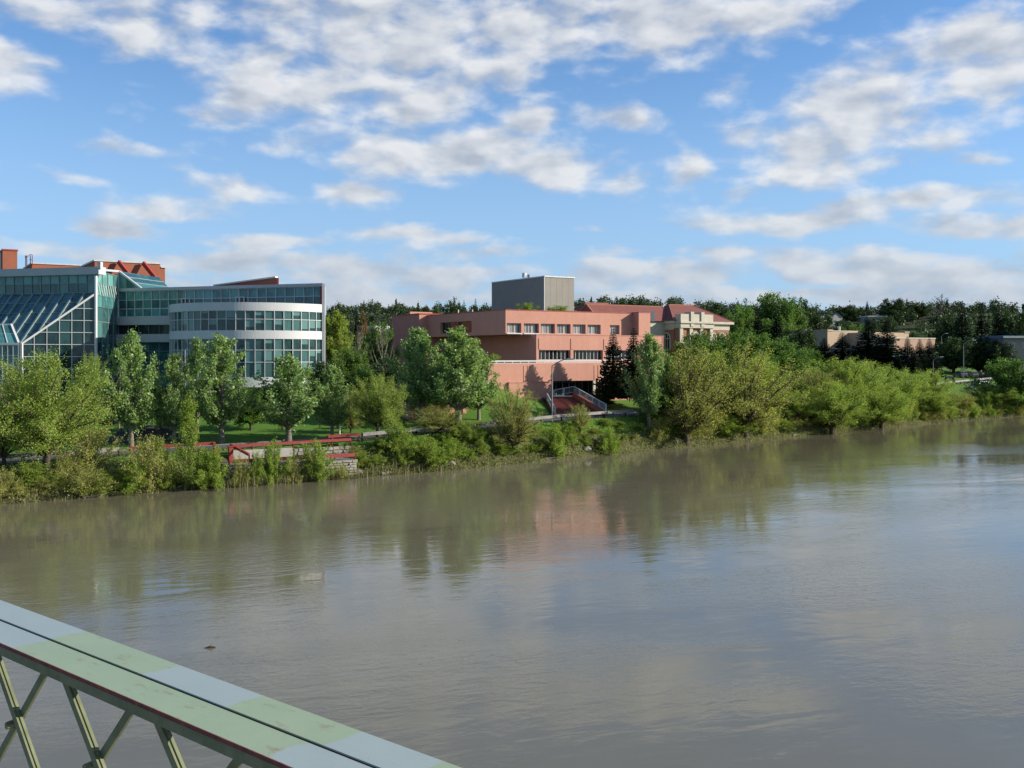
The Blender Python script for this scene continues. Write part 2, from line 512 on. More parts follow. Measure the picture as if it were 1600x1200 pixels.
# ground: lawn inland, earth on the bank
m, T = mat_new('lawn and earth')
p = T.n('ShaderNodeNewGeometry').outputs['Position']
sp = T.n('ShaderNodeSeparateXYZ', {0: p})
wv = T.m('ADD', T.m('MULTIPLY', sp.outputs[0], -0.632), T.m('MULTIPLY', sp.outputs[1], 0.775))
n1 = T.noise(p, 0.25, 5.0, 0.6).outputs[0]
n2 = T.noise(p, 5.0, 3.0, 0.7).outputs[0]
lawn = T.mix(T.m('ADD', T.m('MULTIPLY', n1, 0.6), T.m('MULTIPLY', n2, 0.4)), (0.055, 0.125, 0.015), (0.095, 0.185, 0.026))
earth = T.mix(n1, (0.06, 0.055, 0.025), (0.11, 0.105, 0.045))
mx = T.mix(T.rng(T.m('ADD', sp.outputs[2], T.m('MULTIPLY', n1, 1.6)), 2.6, 3.6, 0, 1, True), earth, lawn)
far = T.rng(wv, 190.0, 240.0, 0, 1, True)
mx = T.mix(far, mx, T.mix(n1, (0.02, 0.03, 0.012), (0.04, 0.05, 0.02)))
bmp = T.n('ShaderNodeBump', {'Strength': 0.6, 'Distance': 0.06, 'Height': n2})
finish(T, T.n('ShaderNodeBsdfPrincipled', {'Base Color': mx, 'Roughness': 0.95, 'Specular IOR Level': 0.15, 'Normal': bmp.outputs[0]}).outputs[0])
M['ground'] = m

# silty river water
m, T = mat_new('silty river water')
p = T.n('ShaderNodeNewGeometry').outputs['Position']
rot = T.n('ShaderNodeMapping', {'Vector': p, 'Rotation': (0, 0, R(-20))}).outputs[0]
big = T.noise(T.vm('MULTIPLY', rot, (0.035, 0.075, 0.0)).outputs[0], 1.0, 3.0, 0.55, 0.6).outputs[0]
calm = T.rng(big, 0.40, 0.64, 0.12, 1.15, True)
h1 = T.noise(T.vm('MULTIPLY', rot, (0.32, 0.75, 0.0)).outputs[0], 1.0, 2.0, 0.5, 0.5).outputs[0]
h2 = T.noise(T.vm('MULTIPLY', rot, (1.3, 2.8, 0.0)).outputs[0], 1.0, 3.0, 0.55, 0.4).outputs[0]
h3 = T.noise(T.vm('MULTIPLY', rot, (5.0, 9.0, 0.0)).outputs[0], 1.0, 2.0, 0.5).outputs[0]
hh = T.m('ADD', T.m('MULTIPLY', h1, 0.014), T.m('MULTIPLY', calm, T.m('ADD', T.m('MULTIPLY', h2, 0.019), T.m('MULTIPLY', h3, 0.0050))))
bmp = T.n('ShaderNodeBump', {'Strength': 1.0, 'Distance': 1.0, 'Height': hh})
silt = T.noise(T.vm('MULTIPLY', rot, (0.02, 0.06, 0.0)).outputs[0], 1.0, 4.0, 0.6, 1.0).outputs[0]
wc = T.mix(T.rng(silt, 0.35, 0.65, 0, 1), (0.124, 0.110, 0.069), (0.157, 0.142, 0.095))
finish(T, T.n('ShaderNodeBsdfPrincipled', {'Base Color': wc, 'Roughness': 0.055, 'IOR': 1.333, 'Specular IOR Level': 0.85, 'Normal': bmp.outputs[0]}).outputs[0])
M['water'] = m

# rubble stone
m, T = mat_new('pale rubble stone')
oi = T.n('ShaderNodeObjectInfo').outputs['Random']
p = T.n('ShaderNodeNewGeometry').outputs['Position']
nz = T.noise(p, 2.5, 6.0, 0.65).outputs[0]
c = T.mix(oi, (0.20, 0.185, 0.15), (0.34, 0.32, 0.265))
c = T.mix(T.rng(nz, 0.3, 0.7, 0, 0.7), c, (0.17, 0.16, 0.13))
bmp = T.n('ShaderNodeBump', {'Strength': 0.7, 'Distance': 0.04, 'Height': nz})
finish(T, T.n('ShaderNodeBsdfPrincipled', {'Base Color': c, 'Roughness': 0.9, 'Normal': bmp.outputs[0]}).outputs[0])
M['stone'] = m
M['siding_dim'] = plain('weathered grey paint', (0.16, 0.16, 0.165), 0.5)


# bridge paint: sage green with pale repainted lengths, rust along the laps
def bridge_mat(name, bands, streak_y, edge):
    m, T = mat_new(name)
    ob = T.n('ShaderNodeTexCoord').outputs['Object']
    sp = T.n('ShaderNodeSeparateXYZ', {0: ob})
    n0 = T.noise(ob, 9.0, 4.0, 0.6).outputs[0]
    x = T.m('ADD', sp.outputs[0], T.m('MULTIPLY', T.m('SUBTRACT', n0, 0.5), 0.07))
    on = None
    for a, b in bands:
        k = T.m('MULTIPLY', T.rng(x, a - 0.006, a + 0.006, 0, 1), T.rng(x, b - 0.006, b + 0.006, 1, 0))
        on = k if on is None else T.m('MAXIMUM', on, k)
    n1 = T.noise(ob, 4.0, 5.0, 0.65).outputs[0]
    green = T.mix(n1, (0.225, 0.295, 0.185), (0.29, 0.36, 0.235))
    if on is not None:
        pale = T.mix(n1, (0.255, 0.312, 0.305), (0.30, 0.355, 0.345))
        green = T.mix(on, green, pale)
    rn = T.noise(T.vm('MULTIPLY', ob, (1.0, 3.0, 3.0)).outputs[0], 7.0, 8.0, 0.72).outputs[0]
    near = T.rng(T.m('ABSOLUTE', T.m('SUBTRACT', sp.outputs[1], streak_y)), 0.0, 0.045, 1.0, 0.0)
    rust = T.rng(T.m('ADD', rn, T.m('MULTIPLY', near, 0.15)), 0.57, 0.70, 0, 0.8)
    if on is not None:
        rust = T.m('MULTIPLY', rust, T.m('SUBTRACT', 1.0, T.m('MULTIPLY', on, 0.9)))
    c = T.mix(rust, green, (0.20, 0.10, 0.055))
    fl = T.noise(T.vm('MULTIPLY', ob, (18.0, 60.0, 60.0)).outputs[0], 1.0, 3.0, 0.7).outputs[0]
    c = T.mix(T.rng(fl, 0.735, 0.76, 0, 0.8), c, (0.06, 0.05, 0.04))
    bmp = T.n('ShaderNodeBump', {'Strength': 0.35, 'Distance': 0.002, 'Height': rn})
    finish(T, T.n('ShaderNodeBsdfPrincipled', {'Base Color': c, 'Roughness': 0.5, 'Normal': bmp.outputs[0]}).outputs[0])
    return m


M['flange_far'] = bridge_mat('bridge paint far plate', [(1.695, 2.0), (2.437, 2.88), (3.492, 4.3), (5.0, 5.5)], 1.645, 0)
M['flange_near'] = bridge_mat('bridge paint near plate', [(1.2, 2.06), (3.49, 4.3), (5.0, 5.5)], 1.60, 0)
M['bridgebar'] = plain('lattice paint darkened as shade', (0.17, 0.19, 0.095), 0.55, var=0.25, scale=14)  # bridge green taken down to dark olive, the lattice's shade put into its colour
M['rustedge'] = plain('rusty maroon edge', (0.19, 0.055, 0.042), 0.85, var=0.4, scale=30)

# ================================================================== the land
BS = [-200, 0, 18.5, 46, 60, 91, 118, 156, 202, 260, 420, 900]
BW = [92, 89, 87.9, 85.6, 84.3, 86, 86.9, 88.9, 87.9, 88.5, 92, 120]
GS = [-200, 0, 20, 30, 53, 68, 80, 87, 133, 177, 220, 300, 900]
GW = [100, 97, 95.8, 95.6, 90.6, 89.6, 90.1, 89.9, 92.2, 100.8, 109.8, 126, 240]
ZS = [-200, 20, 30, 53, 68, 80, 87, 133, 177, 220, 300, 900]
ZR = [2.3, 2.4, 2.5, 3.0, 3.5, 3.9, 4.05, 4.3, 5.0, 5.5, 6.0, 6.5]
CU, CV = 0.775, 0.632
ROADW = 4.6


def sm(x):
    x = np.clip(x, 0, 1)
    return x * x * (3 - 2 * x)


def sw(x, y):
    return CU * x + CV * y, -CV * x + CU * y


def xy(s, w):
    k = CU * CU + CV * CV
    return (CU * s - CV * w) / k, (CV * s + CU * w) / k


def land_z(x, y):
    x, y = np.asarray(x, float), np.asarray(y, float)
    s, w = sw(x, y)
    w0, wg, zr = np.interp(s, BS, BW), np.interp(s, GS, GW), np.interp(s, ZS, ZR)
    tb, G = w - w0, np.maximum(wg - w0, 1.0)
    bank = zr * np.clip(tb / G, 0, 1) ** 0.85
    tp = np.maximum(tb - G - ROADW, 0)
    rise = np.interp(s, [-100, 60, 80, 110, 200, 300], [1.7, 1.7, 2.2, 2.3, 2.0, 2.0])
    z = np.where(tb < 0, np.maximum(tb * 0.4, -3.0), bank) + rise * sm(tp / 24) + 0.008 * np.clip(tp, 0, 150)
    z = z + 3.2 * np.exp(-(((x + 4.8) / 6.0) ** 2 + ((y - 134.5) / 6.5) ** 2)) * (tp > 0) * sm(tp / 4)
    r = np.hypot(x, y)
    wob = 2.2 * np.sin(x * 0.018 + 1.0) + 1.6 * np.sin(x * 0.041 + y * 0.01)
    z = z + (24.5 + wob) * sm((r - 340) / 210) * sm(tb / 60)
    look = (s > 34.5) & (s < 51) & (tb < 5.6) & (tb > -1)
    z = np.where(look, np.minimum(z, 0.2), z)
    # the hollow that the brick steps stand in
    k = (141.2 - y) / 12.7
    cx = 7.0 + (9.0 - 7.0) * k
    hw = 1.7 + 1.9 * k
    instep = (k > -0.05) & (k < 1.02) & (np.abs(x - cx) < hw + 0.15)
    z = np.where(instep, np.minimum(z, 3.4), z)
    return z


def gz(x, y):
    return float(land_z(x, y))


ss = np.concatenate([np.arange(-160, -20, 12), np.arange(-20, 260, 1.5), np.arange(260, 420, 6), np.arange(420, 1500, 30)])
wv_ = np.concatenate([np.arange(70, 82, 3), np.arange(82, 140, 0.9), np.arange(140, 240, 4), np.arange(240, 700, 10), np.arange(700, 2200, 60)])
SS, WW = np.meshgrid(ss, wv_, indexing='ij')
XX, YY = xy(SS, WW)
ZZ = land_z(XX, YY)
ns, nw = SS.shape
idx = np.arange(ns * nw).reshape(ns, nw)
me = bpy.data.meshes.new('ground')
fa = np.stack([idx[:-1, :-1], idx[1:, :-1], idx[1:, 1:], idx[:-1, 1:]], -1).reshape(-1, 4)
me.from_pydata(np.stack([XX, YY, ZZ], -1).reshape(-1, 3).tolist(), [], fa.tolist())
me.polygons.foreach_set('use_smooth', [True] * len(me.polygons))
me.materials.append(M['ground'])
g = bpy.data.objects.new('ground', me)
COL.objects.link(g)
g['kind'] = 'structure'

b = MB()
b.quad((-3000, -3000, 0), (3000, -3000, 0), (3000, 3000, 0), (-3000, 3000, 0))
b.build('river', M['water'], kind='structure')

# the riverside path behind the barrier, with its kerb
b, k = MB(), MB()
sr = np.arange(-100, 330, 2.0)
for s0, s1 in zip(sr[:-1], sr[1:]):
    q = []
    for s_, o_ in ((s0, .15), (s1, .15), (s1, ROADW - .3), (s0, ROADW - .3)):
        w_ = np.interp(s_, GS, GW) + o_
        x_, y_ = xy(s_, w_)
        q.append((x_, y_, float(np.interp(s_, ZS, ZR)) + 0.05))
    b.quad(*q)
    p0, p1 = Vector(q[3]) + Vector((0, 0, .06)), Vector(q[2]) + Vector((0, 0, .06))
    k.bar(p0, p1, 0.16, 0.12)
b.build('road', M['asphalt'], kind='structure')
k.build('road_kerb', M['path'], kind='structure')
# a car park lane above the far bend
b = MB()
for i in range(12):
    y0, y1 = 205 + i * 7, 212 + i * 7
    q = []
    for (x_, y_) in ((.405 * y0, y0), (.70 * y0, y0), (.70 * y1, y1), (.405 * y1, y1)):
        q.append((x_, y_, gz(x_, y_) + 0.05))
    b.quad(*q)
# (laid only where the lane is seen, well back from the bank)

# ================================================================== city hall of glass and white panels
H = Frame(-26.8, 140.0, 0.947, -0.322)
unit = MB().box(-.5, .5, -.02, .02, -.5, .5)
PANE = {k: unit.mesh('pane', M[k]) for k in ('glass', 'topglass', 'drumglass', 'slopeglass', 'litglass', 'brickglass', 'darkglass')}
rnd = random.Random(4)


def curtain(parent, name, pts, zs, gl, fmat, mw=0.09, inset=0.05, skip=None, top=None, label=None):
    """A glazed wall: one mesh of mullions and, under it, every pane. pts = plan points from left to right as seen from outside."""
    b = MB()
    pts = [Vector((p[0], p[1], 0)) for p in pts]
    for i, p in enumerate(pts):
        q = pts[min(i + 1, len(pts) - 1)] - pts[max(i - 1, 0)]
        d = q.normalized()
        n = Vector((d.y, -d.x, 0))
        b.bar(p + Vector((0, 0, zs[0])) + n * .02, p + Vector((0, 0, zs[-1])) + n * .02, mw, 0.16, up=n)
    for p, q in zip(pts[:-1], pts[1:]):
        for z in zs:
            b.bar(p + Vector((0, 0, z)), q + Vector((0, 0, z)), 0.12, mw)
    o = b.build(name, M[fmat], parent)
    if label:
        o['label'] = label
    for i, (p, q) in enumerate(zip(pts[:-1], pts[1:])):
        d = q - p
        an = math.atan2(d.y, d.x)
        n = Vector((d.y, -d.x, 0)).normalized()
        for j in range(len(zs) - 1):
            if skip and skip(i, j):
                continue
            c = (p + q) / 2 - n * inset + Vector((0, 0, (zs[j] + zs[j + 1]) / 2))
            key = gl[j] if isinstance(gl, (list, tuple)) else gl
            place('pane', PANE[key], o, c, (R(rnd.uniform(-.35, .35)), 0, an + R(rnd.uniform(-.5, .5))),
                  (d.length - mw * .7, 1, zs[j + 1] - zs[j] - mw * .7))
    return o


def line(p, q, n):
    p, q = Vector((p[0], p[1], 0)), Vector((q[0], q[1], 0))
    return [p.lerp(q, i / n) for i in range(n + 1)]


city = thing('city_hall', 'large city hall of teal glass with a round white banded bay and sloped atrium roof', 'building', (-45, 145, 5))
C_ = H.p(-35.1, 0, 0)
# --- right wing: top storey glass strip
aC = H.a_at(185)
a275 = H.a_at(275)
ZT = 21.65
pts = [H.p(aC + (0.2 - aC) * i / 23, 0, 0) for i in range(24)]
curtain(city, 'top_storey_glazing', pts, [19.05, 20.35, ZT], ['glass', 'topglass'], 'frame', 0.08)
nlow = max(i for i, p_ in enumerate(pts) if (p_ - H.o).dot(H.u) < a275 + 1.5)
curtain(city, 'lower_strip_glazing', pts[:nlow + 1], [17.85, 19.0], 'topglass', 'frame', 0.08)
def wing(b0, right, z0, z1):
    r0, r1 = H.p(right, b0, 0), H.p(right, b0, 0) + Vector((-1.9, 10, 0)) * 1.0
    return MB().prism([tuple(q_.xy) for q_ in (H.p(aC, b0, 0), r0, r1, H.p(aC, -9.5, 0))], z0, z1)


wing(.35, .3, ZT + .05, 22.15).build('roof_slab', M['panel'], city)
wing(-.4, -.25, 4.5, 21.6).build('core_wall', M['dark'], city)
# spandrels and ribbon windows of the wing, left of the round bay
aL = H.a_at(176, .9)
b = MB().fbox(H, aL + 1.2, a275 + 1.0, 0.1, 0.9, 16.55, 17.8)
b.fbox(H, aL, aL + 1.2, -1.5, 0.75, 16.6, 17.75)
b.build('spandrel', M['panel'], city)
b = MB().fbox(H, aL + .5, a275 + 1.0, 0.1, 0.9, 13.95, 15.15)
b.build('spandrel', M['panel'], city)
pw = [H.p(aL + .6 + (a275 + 1 - aL - .6) * i / 6, 0.3, 0) for i in range(7)]
curtain(city, 'ribbon_glazing', pw, [15.15, 16.55], 'darkglass', 'greyframe', 0.06)
curtain(city, 'lower_glazing', pw, [7.4, 9.2, 11.0, 12.6, 13.95], 'glass', 'greyframe', 0.08)
MB().tube([H.p(aL + .35, .7, 15.1), H.p(aL + .35, .7, 16.6)], [.09, .09], 8).build('column', M['white'], city)
# --- round bay
A3, B3, C3 = Vector((-49.2, 145.4)), Vector((-34.4, 133.1)), Vector((-26.6, 139.0))


def circ(a, b_, c_):
    ax, ay, bx, by, cx, cy = *a, *b_, *c_
    d = 2 * (ax * (by - cy) + bx * (cy - ay) + cx * (ay - by))
    ux = ((ax * ax + ay * ay) * (by - cy) + (bx * bx + by * by) * (cy - ay) + (cx * cx + cy * cy) * (ay - by)) / d
    uy = ((ax * ax + ay * ay) * (cx - bx) + (bx * bx + by * by) * (ax - cx) + (cx * cx + cy * cy) * (bx - ax)) / d
    return Vector((ux, uy)), math.hypot(ax - ux, ay - uy)


DC, DR = circ(A3, B3, C3)
th0 = math.atan2(A3.y - DC.y, A3.x - DC.x)
th1 = math.atan2(C3.y - DC.y, C3.x - DC.x)
if th0 > th1:
    th0 -= 2 * math.pi
th0 -= R(9)
NP = 27


def arc(r, n=NP, t0=None, t1=None):
    t0 = th0 if t0 is None else t0
    t1 = th1 if t1 is None else t1
    return [Vector((DC.x + r * math.cos(t0 + (t1 - t0) * i / n), DC.y + r * math.sin(t0 + (t1 - t0) * i / n), 0)) for i in range(n + 1)]


def ring(z0, z1, r0, r1, name, mat, n=72, kind=None):
    b = MB()
    o_, i_ = arc(r1, n), arc(r0, n)
    for k in range(n):
        b.box8([(*q.xy, z) for z in (z0, z1) for q in (o_[k], o_[k + 1], i_[k + 1], i_[k])])
    # drop the hidden joints between neighbouring pieces
    b.f = [f for j, f in enumerate(b.f) if j % 6 not in (3, 5) or (j // 6 in (0, n - 1))]
    return b.build(name, M[mat], city)


ring(17.98, 19.1, DR - .35, DR + .12, 'white_band', 'white')
ring(14.2, 15.3, DR - .35, DR + .12, 'white_band', 'white')
ring(7.7, 9.0, DR - .35, DR + .15, 'white_band', 'white')
curtain(city, 'bay_upper_glazing', arc(DR), [15.3, 16.85, 17.98], 'drumglass', 'white', 0.08)
curtain(city, 'bay_lower_glazing', arc(DR), [9.0, 11.06, 12.7, 14.2], 'drumglass', 'white', 0.08)
b = MB().prism([tuple(p_.xy) for p_ in arc(DR - .36, 40)], 18.0, 18.9)
b.build('terrace_floor', M['roof'], city)
b = MB().prism([tuple(p_.xy) for p_ in arc(DR - .5, 40)], 7.72, 17.9)
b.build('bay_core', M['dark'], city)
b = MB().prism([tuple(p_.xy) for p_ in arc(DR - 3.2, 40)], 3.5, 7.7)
b.build('undercroft_wall', M['dark'], city)  # near-black colour stands in for the shade under the bay
for i in (3, 8, 13, 18, 23):
    p_ = arc(DR - .9)[i]
    MB().tube([(p_.x, p_.y, 3.5), (p_.x, p_.y, 7.7)], [.28, .28], 10).build('column', M['concrete'], city)
# pier at the right end and its red return
q = C3
MB().box8([(q.x + dx_, q.y + dy_, z) for z in (5.0, 22.0) for dx_, dy_ in ((.02, -.25), (.42, -.20), (-1.45, 10.0), (-1.85, 10.0))]).build('end_pier', M['white'], city)
MB().box8([(q.x + dx_, q.y + dy_, z) for z in (19.1, 21.6) for dx_, dy_ in ((-.34, .25), (-.02, .2), (-.30, 1.6), (-.62, 1.6))]).build('red_jamb', M['redpaint'], city)
# terrace doors in the top strip
for px in (291, 376):
    ad = H.a_at(px)
    b = MB()
    for a0, a1 in ((-.75, -.63), (.63, .75)):
        b.fbox(H, ad + a0, ad + a1, .06, .22, 19.0, 20.5)
    b.fbox(H, ad - .63, ad + .63, .06, .22, 20.38, 20.5)
    b.fbox(H, ad - .1, ad + .02, .06, .2, 19.0, 20.38)
    d = b.build('terrace_door', M['white'], city)
    MB().fbox(H, ad + .02, ad + .63, .02, .08, 19.05, 20.36).build('door_leaf', M['darkglass'], d)
# --- left block: vertical storey above the sloped atrium roof
AX, AY = -59.1, 141.0
L = Frame(AX, AY, 0.966, -0.257)
ptsL = [L.p(-1.55 * i, 0, 0) for i in range(13, -1, -1)]
zr0 = zat(458, AY)
curtain(city, 'left_top_glazing', ptsL, [zr0 + .1, zr0 + 1.45, zat(430, AY) + .05], ['glass', 'topglass'], 'greyframe', 0.10)
MB().fbox(L, -22.0, .7, -1.2, 0.4, zat(430, AY) + .1, 24.55).build('roof_fascia', M['panel'], city)
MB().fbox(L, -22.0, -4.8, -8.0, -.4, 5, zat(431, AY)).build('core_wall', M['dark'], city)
MB().fbox(L, -22.0, -4.0, -12.0, -1.25, zat(430, AY) - .4, 24.3).build('roof', M['roof'], city)
# corner column
MB().tube([(AX, AY - .12, 5), (AX, AY - .12, 23.3)], [.22, .22], 10).build('corner_column', M['frame'], city)
# facet wall under the diagonal, from corner A to the valley post B
Bp = Vector((-67.5, 136.5, 0))
Ap = Vector((AX, AY, 0))
zB, zA = 13.55, zr0
ncol = 6
zsW = [5.0, 6.7, 8.4, 10.1, 11.8, 13.5, 15.2, 16.9, 18.6, 20.3]
fb = MB()
fpanes = []
dW = (Ap - Bp)
nW = Vector((dW.y, -dW.x, 0)).normalized()
for i in range(ncol + 1):
    t = i / ncol
    p_ = Bp + dW * t
    zt = zB + (zA - zB) * t
    fb.bar(p_ + Vector((0, 0, 5)), p_ + Vector((0, 0, zt)), .08, .12, up=nW)
for z in zsW:
    t0 = max(0, (z - zB) / (zA - zB))
    if t0 < .97:
        fb.bar(Bp + dW * t0 + Vector((0, 0, z)), Ap + Vector((0, 0, z)), .12, .08)
fac = fb.build('facet_glazing', M['frame'], city)
for i in range(ncol):
    for j in range(len(zsW)):
        z0 = zsW[j]
        z1 = zsW[j + 1] if j + 1 < len(zsW) else 22.0
        t0, t1 = i / ncol, (i + 1) / ncol
        h0, h1 = zB + (zA - zB) * t0, zB + (zA - zB) * t1
        if z0 >= h1 - .05:
            continue
        poly = [(t0, z0), (t1, z0), (t1, min(z1, h1))]
        if z1 > h0:
            if z0 < h0:
                poly += [((z1 - zB) / (zA - zB), z1)] if z1 < h1 else []
                poly += [(t0, h0)]
            else:
                ts = (z0 - zB) / (zA - zB)
                poly[0] = (ts, z0)
                poly += [((z1 - zB) / (zA - zB), z1)] if z1 < h1 else []
        else:
            poly += [(t0, z1)]
        P3 = [Bp + dW * t + Vector((0, 0, z)) - nW * .06 for t, z in poly]
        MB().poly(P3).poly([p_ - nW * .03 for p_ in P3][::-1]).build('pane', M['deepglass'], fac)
# diagonal beam and valley post
MB().bar(Bp + Vector((0, 0, zB)) + nW * .1, Ap + Vector((0, 0, zA)) + nW * .1, .22, .26).build('diagonal_beam', M['white'], city)
MB().bar(Bp + Vector((.05, -.1, 4.5)), Bp + Vector((.05, -.1, zB + .1)), .34, .34, up=(1, 0, 0)).build('valley_post', M['white'], city)
MB().bar(Bp + Vector((-.24, -.1, 4.5)), Bp + Vector((-.24, -.1, zB)), .16, .3, up=(1, 0, 0)).build('red_post_face', M['redpaint'], city)
# the big sloped roof: falls toward the river from the ridge line, cut by the diagonal
ridge = lambda a: L.p(a, 0.05, zr0)
RUN, zE = 6.6, 13.55
fall = Vector((L.n.x * RUN, L.n.y * RUN, zE - zr0))
aBe = (Bp - L.p(0, RUN, 0)).dot(L.u)
sb = MB()
rows = 5
ncols = 9
step = 1.75
slope_faces = []


def slope_pt(a, t):
    return ridge(a) + fall * t


def a_cut(t):
    return aBe * t            # the diagonal: from a=0 at the ridge to aBe at the eave


nS = fall.cross(L.u)
nS = nS.normalized() if nS.z > 0 else -nS.normalized()
for i in range(0, 14):
    a = -i * step
    t_end = 1.0 if a <= aBe else (a / aBe if aBe else 0)
    if t_end > .03:
        sb.bar(slope_pt(a, 0) + nS * .05, slope_pt(a, t_end) + nS * .05, .26, .34, up=nS)
for r_ in range(rows + 1):
    t = r_ / rows
    sb.bar(slope_pt(-13 * step, t) + nS * .03, slope_pt(a_cut(t), t) + nS * .03, .10, .12, up=nS)
sl_ = sb.build('atrium_roof_glazing', M['greyframe'], city)
for i in range(13):
    for r_ in range(rows):
        t0, t1 = r_ / rows, (r_ + 1) / rows
        aR, aLft = -i * step, -(i + 1) * step
        poly = []
        for a, t in ((aLft, t0), (aLft, t1), (aR, t1), (aR, t0)):
            poly.append((a, t))
        out = []
        for k in range(4):                      # clip against the diagonal a <= aBe*t
            (a0, t0_), (a1, t1_) = poly[k], poly[(k + 1) % 4]
            d0, d1 = aBe * t0_ - a0, aBe * t1_ - a1
            if d0 >= 0:
                out.append((a0, t0_))
            if d0 * d1 < 0:
                f_ = d0 / (d0 - d1)
                out.append((a0 + (a1 - a0) * f_, t0_ + (t1_ - t0_) * f_))
        if len(out) >= 3:
            P3 = [slope_pt(a, t) for a, t in out]
            MB().poly(P3).poly([p_ - nS * .03 for p_ in P3][::-1]).build('pane', M['slopeglass'], sl_)
# low lean-to in front, left of the valley post
V = Frame(Bp.x - .3, Bp.y - .2, 0.99, 0.05)
ptsV = [V.p(-.72 * i, 0, 0) for i in range(16, -1, -1)]
curtain(city, 'entrance_glazing', ptsV, [4.5, 6.6, 8.7, 10.4, 12.0, 13.4], 'glass', 'frame', 0.09)
MB().fbox(V, -12, .1, -.2, .12, 13.42, 13.7).build('eave_beam', M['white'], city)
lb = MB()
e0, h0 = V.p(0, 0, 13.7), V.p(-2.4, -3.2, 16.3)
e1, h1 = V.p(-12, 0, 13.7), V.p(-12, -3.2, 16.3)
lb.bar(e0, h0, .26, .26).bar(h0, h1, .2, .24).build('hip_beam', M['white'], city)
lg = MB()
for i in range(8):
    f_ = i / 8
    lg.bar(e1.lerp(e0, f_), h1.lerp(h0, f_), .12, .14)
lg.bar(e1.lerp(h1, .5), e0.lerp(h0, .5), .10, .10)
lgo = lg.build('lean_to_glazing', M['frame'], city)
for i in range(8):
    f0, f1 = i / 8, (i + 1) / 8
    for t0, t1 in ((0, .5), (.5, 1)):
        P3 = [e1.lerp(e0, f0).lerp(h1.lerp(h0, f0), t0), e1.lerp(e0, f1).lerp(h1.lerp(h0, f1), t0),
              e1.lerp(e0, f1).lerp(h1.lerp(h0, f1), t1), e1.lerp(e0, f0).lerp(h1.lerp(h0, f0), t1)]
        MB().poly(P3).build('pane', M['topglass' if i > 5 else 'slopeglass'], lgo)
MB().poly([e0, V.p(0, -3.2, 13.7), h0]).build('pane', M['glass'], lgo)
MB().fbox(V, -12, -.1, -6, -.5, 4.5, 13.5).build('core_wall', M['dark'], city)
# --- recess between corner A and the wing: tall faceted glass with the atrium's sunlight put into the pane colour
Cp = Vector((C_.x, C_.y, 0))
zcA, zcC = zat(421, AY), zat(417, C_.y)
pr = line(Ap, Cp, 4)
curtain(city, 'recess_glazing', pr, [5, 7, 9.5, 12, 14.5, 16.8, 18.9], ['glass'] * 6, 'greyframe', 0.10)
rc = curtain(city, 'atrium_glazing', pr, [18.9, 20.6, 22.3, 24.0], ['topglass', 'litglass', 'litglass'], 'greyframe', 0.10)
for i in range(9):   # bright blinds that show through the sunlit corner
    t = .06 + i * .105
    p_ = Ap.lerp(Cp, t) + Vector((.12, 0, 0))
    p2 = Ap.lerp(Cp, min(1, t + .09)) + Vector((.12, 0, 0))
    MB().bar(p_ + Vector((0, 0, 22.2)), p2 + Vector((0, 0, 20.7)), .16, .04, up=(1, 0, 0)).build('glazing_fin', M['frame'], rc)
MB().bar(Ap + Vector((0, 0, 24.2)), Cp + Vector((0, 0, 24.8)), .3, .3).build('parapet_beam', M['panel'], city)
MB().tube([Cp + Vector((0, -.1, 16.5)), Cp + Vector((0, -.1, 24.9))], [.15, .15], 8).build('corner_column', M['frame'], city)
# sloped hip on the right of C, down to the wing roof
e_ = H.p(H.a_at(222), .2, 22.1)
top = Cp + Vector((.1, 0, 24.8))
MB().bar(top, e_, .26, .26).build('hip_beam', M['white'], city)
back = Cp + Vector((3.0, 9.0, 24.6))
bk2 = e_ + Vector((2.0, 8.0, 0))
tg = MB()
for f_ in (.33, .66):
    tg.bar(top.lerp(e_, f_), back.lerp(bk2, f_), .1, .1)
base = Cp + Vector((.1, 0, 22.1))
tg.bar(base.lerp(e_, .33) + Vector((0, -.03, 0)), top.lerp(e_, .33) + Vector((0, -.03, 0)), .1, .1)
tg.bar(base.lerp(e_, .66) + Vector((0, -.03, 0)), top.lerp(e_, .66) + Vector((0, -.03, 0)), .1, .1)
tgo = tg.build('hip_glazing', M['greyframe'], city)
for f0, f1 in ((0, .33), (.33, .66), (.66, 1)):
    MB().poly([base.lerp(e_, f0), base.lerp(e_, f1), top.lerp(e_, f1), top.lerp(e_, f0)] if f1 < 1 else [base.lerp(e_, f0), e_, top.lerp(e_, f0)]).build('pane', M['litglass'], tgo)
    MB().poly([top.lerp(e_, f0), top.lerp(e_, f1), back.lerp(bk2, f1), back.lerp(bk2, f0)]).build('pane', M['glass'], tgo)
# small white vent on the fascia
MB().fbox(L, .55, 1.1, .0, .5, 24.3, 25.2).build('roof_vent', M['white'], city)

# --- red brick blocks behind the glass
GU = (0.85, 0.53)
red = thing('red_brick_block', 'stepped red brick block with slanted red steel ribs rising behind the atrium glass', 'building', (-70, 178, 6))


def gframe(px, Y):
    return Frame((px - 800) / F * Y, Y, *GU)


